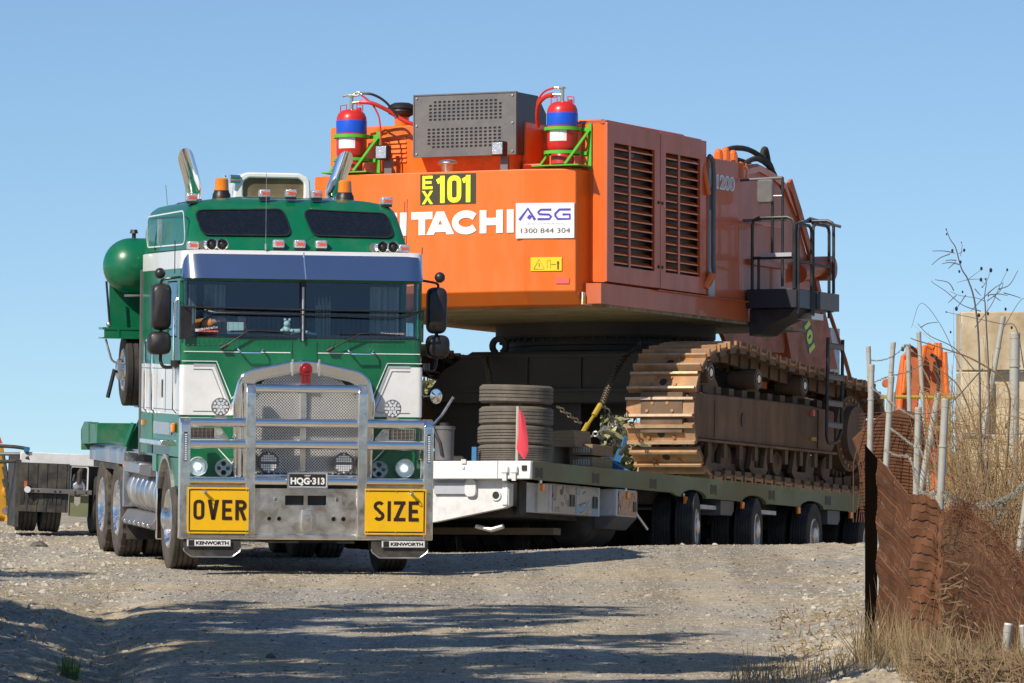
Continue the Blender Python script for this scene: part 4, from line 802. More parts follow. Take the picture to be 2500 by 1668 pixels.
B().box(2.30,2.42,-3.885,-3.87,-.56,-.22).obj('locker_corner','white',TR)
for (a,b_,m) in((-3.83,-3.19,'art1'),(-3.165,-2.53,'art2')):
    o=B().box(2.46,2.475,a,b_,-.545,-.235).obj('locker_door',m,TR,label='locker door painted with a pale abstract landscape'); B().box(2.475,2.485,b_-.16,b_-.06,-.46,-.34).ring(rrect(b_-.17,b_-.05,-.47,-.33,.01),rrect(b_-.155,b_-.065,-.455,-.345,.01),'x',2.475,2.49).obj('latch','blackm',o)
B().box(2.1,2.60,-2.27,-1.67,-.55,-.22).obj('side_locker','whitedirty',TR,bev=.015); o=B().box(2.60,2.615,-2.24,-1.70,-.53,-.24).obj('locker_door','art3',TR,label='locker door painted with an orange abstract pattern'); B().box(2.615,2.625,-1.82,-1.74,-.48,-.36).obj('latch','blackm',o)
B().prism([(2.1,-.55),(2.6,-.55),(2.45,-.70),(2.1,-.70)],'y',-2.3,-1.66).obj('locker_kick','boxgrey',TR,fix=True)
B().lathe([(.001,0),(.2,.02),(.26,.06),(.28,.12),(.28,.9)],(2.05,-2.55,-.62),'y',24).obj('air_tank','dark',TR,smooth=50)
B().tube([(2.5,-1.6,-.3),(2.52,-1.5,-.5),(2.6,-1.35,-.68)],.02,6).obj('drop_leg','alu',TR)
B().box(-1.8,2.2,-4.4,-1.2,-.62,-.5).obj('belly_frame','dark',TR); B().box(-.5,2.2,-3.2,-3.0,-.80,-.72).obj('dunnage_rack','woodgrey',TR)
B().tube([(1.75,-4.4,-.74),(1.95,-4.4,-.78),(2.1,-4.4,-.74)],.03,8).obj('coupling_pipe','alu',TR)
B().box(-1.9,-.4,-6.2,-4.4,-.5,-.1).obj('gooseneck_beam','whitedirty',TR)
# dolly, left behind the truck
D=thing('dolly_trailer','white dolly trailer with big rubber mud flap left of the truck','trailer',(-5.42,73.0,.29),(R(1.0),R(2.3),R(10)))
B().box(-.46,.55,-.02,.03,.80,.945).obj('top_beam','whitedirty',D,bev=.01)
b=B(); b.box(-.46,.13,-.04,-.02,.24,.82)
for i in range(5): b.box(-.38+i*.115,-.365+i*.115,-.048,-.04,.24,.82)
b.obj('mud_flap','flap',D); B().box(-.39,.40,-.10,-.07,.465,.52).obj('bumper_bar','boxgrey',D,bev=.005)
b=B()
for x in(-.30,-.24,-.04,.02,.2,.33): b.cyl((x,-.105,.49),(x,-.095,.49),.012,.012,8)
b.obj('bar_hole','txt',D); B().cyl((-.37,-.12,.50),(-.37,-.10,.50),.038,.038,16).obj('reflector','whitedirty',D); B().box(-.41,-.375,-.1,-.08,.53,.6).obj('hose_tail','orangew',D)
B().box(-.50,-.455,-.03,.9,.05,.85).obj('fender_side','flap',D)
wheel(D,-.34,.35,.40,.40,.24,-1,rr=.215,grooves=3,m='rubberd',rim=False); wheel(D,-.06,.35,.40,.40,.24,-1,rr=.215,grooves=3,m='rubberd',rim=False); wheel(D,.55,.35,.40,.40,.24,-1,rr=.215,grooves=3,m='rubberd',rim=False)
B().prism([(.14,.46),(.20,.46),(.20,.36),(.235,.32),(.275,.36),(.275,.46),(.37,.46),(.37,.2),(.14,.2)],'y',-.02,.0).obj('hanger_plate','olive',D)
B().lathe([(.001,-.12),(.06,-.11),(.1,-.07),(.12,.0),(.12,.2)],(.25,.1,.55),'y',20).obj('brake_chamber','alu',D); B().tube([(.25,-.03,.6),(.25,-.03,.72),(.28,.02,.77)],.03,8).tube([(.18,0,.62),(.2,0,.7)],.02,6).obj('brake_valve','dark',D)
B().ring(rrect(.14,.36,.5,.80,.03),rrect(.155,.345,.515,.785,.03),'y',-.01,.02).obj('valve_frame','whitedirty',D,fix=True)
B().box(-.42,-.36,-.05,0,.945,1.0).obj('hose_clamp','bluep',D)
B().box(-.45,.6,.1,1.6,.55,.9).obj('dolly_frame','dark',D)
b=B(); 
for k in range(3): b=B(); b.tube(bez([(-.36,-.02,.98-k*.05),(-.6,.1,1.0-k*.09),(-1.2,.3,.99-k*.10)],5),.022,8); b.obj('air_hose','rubberd' if k!=1 else 'boxgrey',D)
# ------------------------------------------------------------------ EXCAVATOR (frame E)
ER=(R(-1.45),R(-.5),R(-25)); E0=Vector((-.843,75.28,0))
ME=Matrix.LocRotScale(E0,__import__('mathutils').Euler(ER).to_quaternion(),None); EU=ME.inverted()@MU
EX=thing('excavator','huge orange tracked excavator numbered 101 loaded backwards on the low loader','excavator',E0,ER)
def UO(o): o.matrix_local=EU; return o
cwp=lambda k,z:[(x,y+(k if y<.2 else k*.4),z) for x,y in((-1.86,.62),(-1.86,.15),(-1.075,0),(1.08,0),(1.70,.16),(1.74,.62),(1.65,1.25),(-1.65,1.25))]
B().loft([cwp(.16,3.045),cwp(0,3.21),cwp(0,4.70)]).obj('counterweight','orange',EX,smooth=0,bev=.012)
B().strip([(-.54,4.35),(-.54,3.3)],.006,'y',-.004).obj('seam','txt',EX)
B().box(-1.93,1.93,.6,7.0,3.02,3.06).obj('underside_plate','under',EX)
B().box(-1.9,1.9,1.2,4.8,3.06,3.3).box(1.3,1.95,.36,5.0,3.06,3.31).obj('main_frame','oranged',EX)
B().box(-1.95,-1.3,.36,6.5,3.06,3.31).obj('left_frame','oranged',EX)
# hood
hd=B().box(-2.0,.70,.85,3.4,3.3,5.37).obj('engine_hood','orange',EX,bev=.02); B().box(.70,1.02,1.35,3.4,3.3,5.30).obj('hood_recess','orangew',EX); B().box(1.02,1.74,.85,3.4,3.3,5.36).obj('hood_panel','orange',EX,bev=.02)
B().box(1.22,1.227,.845,.85,4.7,5.36).obj('seam','txt',hd)
for i in range(6):
    z=5.25-i*.06; B().prism([(.855,z),(.83,z-.045),(.855,z-.05)],'x',-1.36,-.93).obj('louvre','orange',hd)
B().prism([(-1.95,3.3),(-1.3,3.3),(-1.3,4.9),(-1.95,4.9)],'y',3.4,6.0).obj('cab_wall','oranged',EX)
B().box(-1.9,-1.0,3.5,5.5,3.3,5.0).obj('operator_cab','orangew',EX)
B().prism([(1.80,.46),(1.93,.52),(1.93,.56),(1.80,.56)],'z',3.33,5.27).obj('door_post','orange',EX,fix=True)
# side doors with louvres
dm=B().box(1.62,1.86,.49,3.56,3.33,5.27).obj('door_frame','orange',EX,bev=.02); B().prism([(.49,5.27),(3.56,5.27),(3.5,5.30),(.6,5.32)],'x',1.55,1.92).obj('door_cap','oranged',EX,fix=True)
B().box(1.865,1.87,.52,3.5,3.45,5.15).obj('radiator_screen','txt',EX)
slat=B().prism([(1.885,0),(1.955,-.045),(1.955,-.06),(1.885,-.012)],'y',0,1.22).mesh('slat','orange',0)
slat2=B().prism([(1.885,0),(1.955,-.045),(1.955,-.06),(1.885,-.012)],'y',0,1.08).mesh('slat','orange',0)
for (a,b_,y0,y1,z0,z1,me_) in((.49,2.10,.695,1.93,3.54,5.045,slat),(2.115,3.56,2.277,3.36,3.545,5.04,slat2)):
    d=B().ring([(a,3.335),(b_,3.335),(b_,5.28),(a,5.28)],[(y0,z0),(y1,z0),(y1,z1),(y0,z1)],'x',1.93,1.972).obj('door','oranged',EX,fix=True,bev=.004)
    for k in range(14):
        inst('slat',me_,d,(0,y0+.005,z1-.015-k*(z1-z0)/14))
    B().box(1.958,1.966,y0+(y1-y0)*.37,y0+(y1-y0)*.37+.06,z0,z1).obj('slat_stay','oranged',d)
    for z in(3.6,4.4,): B().cyl((1.97,b_-.05 if a<1 else a+.05,z),(1.985,b_-.05 if a<1 else a+.05,z),.02,.02,8).obj('door_latch','txt',d)
B().box(1.955,1.965,1.15,1.3,4.9,4.95).obj('hinge','blackm',dm)
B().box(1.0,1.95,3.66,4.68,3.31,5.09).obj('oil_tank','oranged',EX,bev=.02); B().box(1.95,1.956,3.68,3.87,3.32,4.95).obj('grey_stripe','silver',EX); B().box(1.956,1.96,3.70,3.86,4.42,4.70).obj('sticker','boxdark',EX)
B().tube(bez([(1.97,3.64,3.45),(2.02,3.68,3.6),(2.0,3.72,3.8),(2.0,3.72,4.9),(2.0,3.68,5.05),(1.98,3.62,5.1)],4),.03,8).obj('hose','boxgrey',EX); B().tube(bez([(1.96,3.54,3.42),(2.04,3.6,3.6)],3),.05,8).obj('hose_sleeve','orange',EX); B().tube(bez([(2.0,3.56,4.6),(1.97,3.5,4.9),(1.9,3.6,5.15)],3),.035,8).obj('hose_sleeve','orange',EX)
B().cyl((1.6,3.75,5.05),(1.6,3.75,5.30),.07,.07,14).obj('filler_neck','orange',EX); B().cyl((1.6,3.75,5.30),(1.6,3.75,5.35),.08,.08,14).obj('filler_cap','blackm',EX)
text('1200','whitev',EX,(1.952,3.93,4.70),Y_,Z,.60,.19,.06,depth=.001); text('1200','silver',EX,(1.9535,3.955,4.722),Y_,Z,.55,.146,.0,depth=.001)
text('K','blue',EX,(1.952,3.86,4.66),Y_,Z,.07,.22,.05,depth=.007); B().prism([(3.80,4.90),(3.87,4.92),(3.90,4.99),(3.84,4.98)],'x',1.957,1.96).obj('sticker','yell',EX)
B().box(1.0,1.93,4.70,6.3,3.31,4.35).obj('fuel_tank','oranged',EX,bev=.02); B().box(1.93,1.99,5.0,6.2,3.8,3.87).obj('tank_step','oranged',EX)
B().box(1.97,2.0,2.0,5.0,3.30,3.315).obj('frame_lip','orangew',EX)
# slew ring
B().lathe([(1.43,3.03),(1.43,2.86),(1.40,2.83),(1.28,2.83),(1.28,2.74),(1.33,2.72),(1.33,2.66),(1.24,2.62),(1.24,2.4)],(0,4.85,0),'z',64).obj('slew_ring','car',EX,smooth=30)
b=B()
for k in range(60):
    t=2*PI*k/60; b.cyl((1.36*math.cos(t),4.85+1.36*math.sin(t),2.79),(1.36*math.cos(t),4.85+1.36*math.sin(t),2.83),.022,.022,6)
b.obj('ring_bolts','dark',EX,kind='stuff')
# boom, dipper, hoses
bp=[(5.0,3.3),(5.2,4.3),(6.5,5.0),(8.4,5.33),(9.0,5.43),(9.5,5.37),(9.98,5.24),(10.36,4.83),(10.73,4.34),(11.22,3.86),(11.5,3.14),(11.9,2.2),(11.2,1.9),(10.35,2.35),(9.9,3.1),(9.2,3.35)]
bm=B().prism(bp,'x',-.05,.40).obj('boom','oranged',EX,fix=True,bev=.01); B().prism([(8.4,5.30),(9.0,5.40),(9.5,5.34),(9.95,5.22),(10.33,4.82),(10.30,4.80),(9.9,5.15),(9.5,5.25),(9.0,5.32),(8.4,5.22)],'x',.40,.43).obj('boom_edge','orange',bm,fix=True)
B().prism([(8.9,3.6),(9.3,4.35),(9.45,4.6),(9.35,3.6)],'x',.402,.45).obj('boom_rib','orangew',bm)
B().prism([(10.0,5.24),(10.1,5.3),(10.45,4.9),(10.9,4.3),(11.5,3.2),(11.4,3.2),(10.75,4.3)],'x',.405,.45).obj('dipper_arm','orangew',EX,fix=True)
B().cyl((.3,11.1,4.12),(.65,11.1,4.12),.17,.17,20).cyl((.6,11.1,4.12),(.68,11.1,4.12),.09,.09,12).obj('boom_pin','oranged',EX)
B().cyl((.5,10.2,4.0),(.5,11.0,4.15),.13,.13,14).obj('boom_cylinder','oranged',EX)
for (x,pts) in((.3,[(7.9,5.35),(8.16,5.56),(8.88,5.62),(9.57,5.50),(9.75,5.40)]),(.15,[(8.3,5.35),(8.9,5.48),(9.6,5.36),(10.0,5.1),(10.4,4.75),(10.75,4.3)]),(.38,[(8.5,5.38),(9.0,5.50),(9.5,5.40),(9.9,5.1)]),(.2,[(9.6,5.5),(9.66,5.66),(9.78,5.66),(9.95,5.3)])):
    B().tube(bez([(x,a,c) for a,c in pts],4),.038,8).obj('hydraulic_hose','rubberd',EX)
for y,z in((7.68,5.42),(7.92,5.46),(8.18,5.44),(8.42,5.30),(8.55,5.30)): B().cyl((.38,y,z-.1),(.38,y,z+.06),.07,.06,10).ball((.38,y,z+.06),.06,8,6).obj('hose_flange','orange',EX)
B().prism([(7.75,3.08),(9.85,3.23),(9.98,3.02),(9.9,2.9),(8.0,2.86)],'x',.35,.41).obj('linkage_plate','orangew',EX)
B().prism([(9.87,3.20),(10.25,3.42),(11.35,3.46),(11.75,2.75),(10.1,2.72)],'x',.40,.46).obj('dipper_plate','orangew',EX,fix=True)
an=R(-62); Uv=Vector((0,math.cos(an),math.sin(an))); Vv=Vector((0,-math.sin(an),math.cos(an)))
bb=B(); o0=Vector((.462,10.36,3.46)); bb.add([o0,o0+Uv*.62,o0+Uv*.62+Vv*.30,o0+Vv*.30],[(0,1,2,3)]); bb.obj('number_decal','stickblk',EX)
text('EX','sticky',EX,o0+Uv*.03+Vv*.14,Uv,Vv,.16,.13,.05,depth=.004); text('101','sticky',EX,o0+Uv*.22+Vv*.05,Uv,Vv,.42,.22,.06,depth=.004)
B().box(.30,.45,11.5,11.85,2.3,3.32).obj('bucket_side','whitedirty',EX); B().tube([(.45,11.4,3.6),(.45,12.05,2.9),(.45,12.5,2.3)],.03,8).obj('link_strut','orangew',EX)
# service platform and rails
B().box(1.96,2.65,4.9,6.2,3.224,3.47).obj('platform_box','boxdark',EX,bev=.008); B().prism([(1.96,3.22),(2.6,3.22),(2.5,3.12),(2.25,3.02),(2.1,2.9),(1.96,2.88)],'y',5.0,5.6).obj('platform_bracket','blackm',EX,fix=True)
B().box(2.64,2.70,5.6,6.25,3.235,3.46).obj('step_box','boxgrey',EX); B().box(2.3,2.66,5.4,5.8,3.10,3.18).obj('foot_step','alu',EX)
def rail(pts,r=.021): B().tube(bez(pts,5) if len(pts)>3 else pts,r,8).obj('handrail','blackm',EX)
def loop(x0,y0,z0,x1,y1,z1,r=.022):
    a=Vector((x0,y0,z0));b=Vector((x1,y1,z0)); d=(b-a).normalized(); h=z1
    P=[a,Vector((x0,y0,h-.09)),Vector((x0,y0,h-.03))+d*.02,Vector((x0,y0,h))+d*.09,Vector((x1,y1,h))-d*.09,Vector((x1,y1,h-.03))-d*.02,Vector((x1,y1,h-.09)),b]
    B().tube(P,r,8).obj('handrail','blackm',EX)
loop(2.04,4.9,3.47,2.62,4.9,4.387); loop(2.65,4.96,3.15,2.65,5.42,4.30); loop(2.65,5.47,3.14,2.65,6.02,4.335); loop(2.1,6.2,3.47,2.64,6.2,4.42)
for a,b_ in(((2.04,4.9,3.87),(2.62,4.9,3.87)),((2.65,4.96,3.83),(2.65,6.02,3.80)),((1.87,4.9,4.88),(2.46,4.9,4.895)),((1.9,4.92,4.36),(2.5,4.92,4.36)),((2.46,4.9,3.5),(2.46,4.9,4.9)),((2.32,4.9,3.86),(2.32,4.9,4.6)),((2.13,4.9,3.47),(2.13,4.9,3.85)),((2.65,6.02,4.34),(2.3,6.3,4.40)),((2.65,5.0,4.28),(2.3,6.2,4.45)),((2.3,6.2,4.46),(2.62,6.5,4.36))): B().tube([a,b_],.02,8).obj('handrail','boxgrey' if a[2]>4.3 else 'blackm',EX)
o=B().prism(rrect(2.12,2.345,4.57,4.88,.05),'y',4.84,4.9).obj('mirror','boxgrey',EX,fix=True,bev=.02); B().tube([(2.33,4.87,4.66),(2.46,4.88,4.66)],.012,6).obj('mirror_arm','alu',o)
B().box(2.18,2.6,4.86,4.92,3.88,3.93).obj('rail_box','silver',EX)
# grey screened box over the counterweight
gb=B().prism([(.60,4.945),(.60,5.71),(1.25,5.71),(1.50,5.50),(1.50,5.22),(1.05,5.14),(1.0,4.945)],'x',-.685,.685).obj('cooler_box','boxdark',EX,fix=True)
def perf(x0,x1,z0,z1,nx,nz,skip,y):
    b=B(); dx=(x1-x0)/nx; dz=(z1-z0)/nz
    for i in range(nx):
        for j in range(nz):
            cx=x0+(i+.5)*dx; cz=z0+(j+.5)*dz; o=[(-1,-1),(0,-1),(1,-1),(1,0),(1,1),(0,1),(-1,1),(-1,0)]
            O=[(cx+a*dx/2,y,cz+c*dz/2) for a,c in o]
            if skip(i,j): b.add(O,[tuple(range(8))]); continue
            I=[(cx+a*dx*.33*(1 if a*c==0 else .82),y,cz+c*dz*.34*(1 if a*c==0 else .75)) for a,c in o]; I2=[(a,y+.012,c) for a,_,c in I]
            b.add(O+I+I2,[(k,(k+1)%8,8+(k+1)%8,8+k) for k in range(8)]+[(8+k,8+(k+1)%8,16+(k+1)%8,16+k) for k in range(8)])
    return b
yq=.585
b=perf(-.505,.515,5.375,5.635,16,6,lambda i,j:(j==5 and i in(0,15)),yq); b2=perf(-.525,.505,5.035,5.295,16,6,lambda i,j:(j==0 and i in(0,15)),yq); b.add(b2.v,b2.f)
def flat(x0,x1,z0,z1): b.add([(x0,yq,z0),(x1,yq,z0),(x1,yq,z1),(x0,yq,z1)],[(0,1,2,3)])
flat(-.70,.69,5.635,5.705); flat(-.70,-.505,5.375,5.635); flat(.515,.69,5.375,5.635); flat(-.70,.69,5.295,5.375); flat(-.70,-.525,5.035,5.295); flat(.505,.69,5.035,5.295); flat(-.70,.69,4.95,5.035)
b.obj('perforated_cover','boxgrey',gb,smooth=0); B().ring([(-.71,4.935),(.70,4.935),(.70,5.715),(-.71,5.715)],[(-.695,4.955),(.685,4.955),(.685,5.70),(-.695,5.70)],'y',.575,.62).obj('cover_rim','boxgrey',gb,fix=True)
B().box(-.65,.65,.595,.599,4.99,5.67).obj('filter_screen','txt',gb)
b=B()
for x in(-.66,.65):
    for z in(4.98,5.33,5.67): b.cyl((x,.57,z),(x,.585,z),.013,.013,6)
b.obj('cover_bolt','alu',gb)
B().prism([(.62,4.95),(1.2,4.95),(1.2,4.70),(.85,4.70)],'x',-.62,.66).obj('cooler_pedestal','orangew',EX,fix=True)
B().prism(rrect(.8,1.0,4.70,4.86,.04),'x',.69,.72).obj('lifting_eye','orange',EX,fix=True)
for x in(-1.0,.59):
    o=B().box(x-.02,x+.08,.40,.46,4.70,4.90).obj('lamp_bracket','boxgrey' ,EX); B().box(x-.085,x+.085,.27,.40,4.90,5.08).obj('work_lamp','black',o,bev=.02); B().box(x-.07,x+.07,.262,.27,4.915,5.065).obj('lamp_glass','lens',o,bev=.01)
B().ball((-.10,.3,4.83),.13,16,8,(1,.8,.35)).cyl((-.1,.3,4.72),(-.1,.3,4.80),.07,.09,12).obj('wide_mirror','alu',EX)
B().lathe([(.001,.19),(.10,.18),(.16,.15),(.185,.11),(.165,.09),(.175,.07),(.17,.045),(.12,.02),(.09,.0)],(-1.17,1.2,5.50),'z',28).obj('air_intake','black',EX); B().cyl((-1.17,1.2,5.35),(-1.17,1.2,5.52),.092,.092,20).obj('intake_pipe','orange',EX); B().cyl((-.80,1.2,5.35),(-.80,1.2,5.47),.05,.05,12).obj('breather','orange',EX)
# decals
B().box(-.326,.43,-.006,-.002,4.297,4.672).obj('number_decal','stickblk',EX,label='black decal with yellow EX 101')
word([('H',-.95,3.927,.31,.285),('I',-.615,3.927,.12,.285),('T',-.446,3.927,.29,.285),('A',-.235,3.927,.37,.285),('C',.108,3.920,.385,.297),('H',.486,3.927,.315,.285),('I',.84,3.927,.12,.285)],'whitev',EX,-.004,.092)
word([('E',-.295,4.49,.14,.165),('X',-.30,4.305,.15,.165)],'sticky',EX,-.007,.036)
word([('1',-.115,4.315,.155,.335),('0',.045,4.315,.19,.335),('1',.235,4.315,.155,.335)],'sticky',EX,-.007,.062)
FU=Vector((math.cos(R(14.0)),math.sin(R(14.0)),0)); FO=Vector((1.08,0,0))
MF=Matrix.Translation(FO)@Matrix.Rotation(R(14.0),4,'Z')
sp_=B().box(-.10,.625,-.014,-.006,3.852,4.283,MF).obj('company_sign','whitev',EX)
sg=[]
sg+=[([(.965,4.075),(1.07,4.215),(1.16,4.075)],.034),([(1.075,4.09),(1.105,4.13)],.045)]
sg+=[([(1.36,4.20),(1.23,4.20),(1.195,4.17),(1.215,4.145),(1.33,4.14),(1.36,4.115),(1.335,4.085),(1.19,4.085)],.027)]
sg+=[([(1.60,4.20),(1.46,4.20),(1.41,4.15),(1.41,4.125),(1.44,4.085),(1.59,4.085),(1.59,4.14),(1.50,4.14)],.027)]
sg=[([(a-1.0+.0-.02,b_) for a,b_ in pl],t) for pl,t in sg]
strokes(sg,'blue',sp_,FO,FU,Z,.015); text('E Q U I P M E N T','greyp',sp_,FO+FU*.05+Z*4.018,FU,Z,.44,.018,.0,depth=.016); text('1300 844 304','txt',sp_,FO+FU*-.035+Z*3.915,FU,Z,.61,.058,.0,depth=.016)
w_=B().box(.085,.47,-.010,-.003,3.453,3.62,MF).obj('warning_label','yell',EX); strokes([([(.125,3.475),(.19,3.595),(.255,3.475),(.125,3.475)],.006),([(.19,3.50),(.19,3.55)],.008),([(.29,3.48),(.29,3.58),(.33,3.58),(.33,3.48)],.003),([(.34,3.53),(.40,3.53)],.005),([(.425,3.47),(.425,3.57)],.016),([(.41,3.55),(.44,3.55)],.008)],'txt',w_,FO,FU,Z,.011)
B().box(.395,.56,-.008,-.003,3.297,3.367,MF).obj('red_label','redv',EX)
B().box(1.725,1.743,.28,.56,3.05,3.20).obj('safety_label','whitev',EX); B().prism([(.26,3.06),(.33,3.17),(.40,3.06)],'x',1.743,1.745).obj('label_mark','yell',EX)
for i in range(4): B().box(1.743,1.745,.43,.54,3.06+i*.03,3.075+i*.03).obj('label_print','greyp',EX)
# ------------------------------------------------------------------ undercarriage (frame U, part of the excavator)
UO(B().prism([(-1.9,1.05),(-1.6,1.45),(-1.2,1.68),(1.25,1.68),(1.6,1.45),(1.6,1.05),(1.3,1.02),(-1.3,1.02)],'y',1.6,4.8).obj('carbody','car',EX,fix=True,bev=.02))
UO(B().box(-1.85,.22,1.9,2.5,.12,1.05).box(-1.85,-.8,2.5,4.3,.12,1.05).obj('centre_block','car',EX)); UO(B().box(-1.3,1.2,1.56,1.60,1.60,1.64).box(-1.3,1.2,1.56,1.60,1.16,1.20).obj('carbody_flange','car',EX))
for x in(-.99,-.42,.33): UO(B().box(x,x+.03,1.57,1.60,1.2,1.6).obj('weld_rib','car',EX))
lug=[(-.06+.13*math.cos(t),1.76+.13*math.sin(t)) for t in np.linspace(-1.2,PI+1.2,14)]
pi=[(-.06+.06*math.cos(t),1.76+.06*math.sin(t)) for t in np.linspace(-1.2,PI+1.2,14)]
b=B()
for i in range(13): b.prism([lug[i],lug[i+1],pi[i+1],pi[i]],'y',1.72,1.78)
b.v=[(x-.82,y,z) for x,y,z in b.v]; UO(b.obj('lifting_lug','dark',EX))
# track path
pth=[]
for t in np.linspace(-90,-270,20): pth.append((.80+.80*math.cos(R(t)),.82+.80*math.sin(R(t)),))
pth=[(.80+.80*math.cos(R(t)),.82+.80*math.sin(R(t))) for t in np.linspace(-90,-262,22)]
top=[Vector((p[0],p[1],0)) for p in [(.80,1.625),(1.25,1.70),(1.75,1.70),(2.6,1.62),(3.6,1.55),(4.6,1.50),(5.3,1.46),(5.75,1.45)]]
pth+=[(p.x,p.y) for p in bez(top,5)][2:]
pth+=[(5.80+.70*math.cos(R(t)),.75+.70*math.sin(R(t))) for t in np.linspace(85,-90,18)]
pth+=[(y,.03+.02*math.sin(y)) for y in np.linspace(5.4,1.1,10)]
pth=[Vector(p) for p in pth]; L=[0]
for i in range(len(pth)): L.append(L[-1]+(pth[(i+1)%len(pth)]-pth[i]).length)
tot=L[-1]; ns=round(tot/.325)
def at(s):
    s%=tot
    for i in range(len(pth)):
        if L[i+1]>=s: 
            k=(s-L[i])/(L[i+1]-L[i]); return pth[i].lerp(pth[(i+1)%len(pth)],k)
b=B(); w=.455
b.prism([(-.105,-.045),(-.115,.0),(-.10,.012),(.10,.012),(.115,0),(.105,-.045),(.09,-.02),(-.09,-.02)],'x',-w,w)
for y in(-.105,.105): b.prism([(y-.026,-.03),(y-.016,.062),(y+.016,.062),(y+.026,-.03)],'x',-w,w)
for sx in(-1,1): b.box(sx*.17-.035,sx*.17+.035,-.155,.10,-.20,-.03); b.box(sx*.11-.03,sx*.11+.03,-.03,.165,-.18,-.05)
b.box(w-.10,w-.01,-.10,.10,-.09,-.02); b.box(-w+.01,-w+.10,-.10,.10,-.09,-.02)
shoe=b.mesh('track_shoe','rust',0); shoe.materials.append(Mt['rustedge']); shoe.materials.append(Mt['rustd'])
for p_ in shoe.polygons:
    if p_.center.z>.02: p_.material_index=1
    elif p_.center.z<-.046 or abs(p_.center.y)>.13: p_.material_index=2
bolt=B().cyl((0,0,.01),(0,0,.035),.028,.022,8).mesh('shoe_bolt','rust',30); hole=B().cyl((0,0,.008),(0,0,.0145),.05,.05,16).mesh('shoe_hole','txt',0)
for s in(1,-1):
    for k in range(ns):
        a=at(k*tot/ns-.05); c=at(k*tot/ns+.05); p=at(k*tot/ns); d=(c-a).normalized()
        # outward normal in (y,z): path runs clockwise seen from +x
        nn=Vector((d.y,-d.x)); ctr=Vector((3.2,.85)); 
        if nn.dot(p-ctr)<0: nn=-nn
        M=Matrix(((1,0,0,s*2.155),(0,d.x,nn.x,p.x),(0,d.y,nn.y,p.y),(0,0,0,1)))
        if M.determinant()<0: M=Matrix(((-1,0,0,s*2.155),(0,d.x,nn.x,p.x),(0,d.y,nn.y,p.y),(0,0,0,1)))
        o=inst('track_shoe',shoe,EX,M=EU@M)
        if s==1 and p.x<.9 : [inst('shoe_bolt',bolt,o,(bx_,by_,0)) for bx_,by_ in((-.17,-.045),(-.10,.05),(.10,.05),(.17,-.045))]; inst('shoe_hole',hole,o)
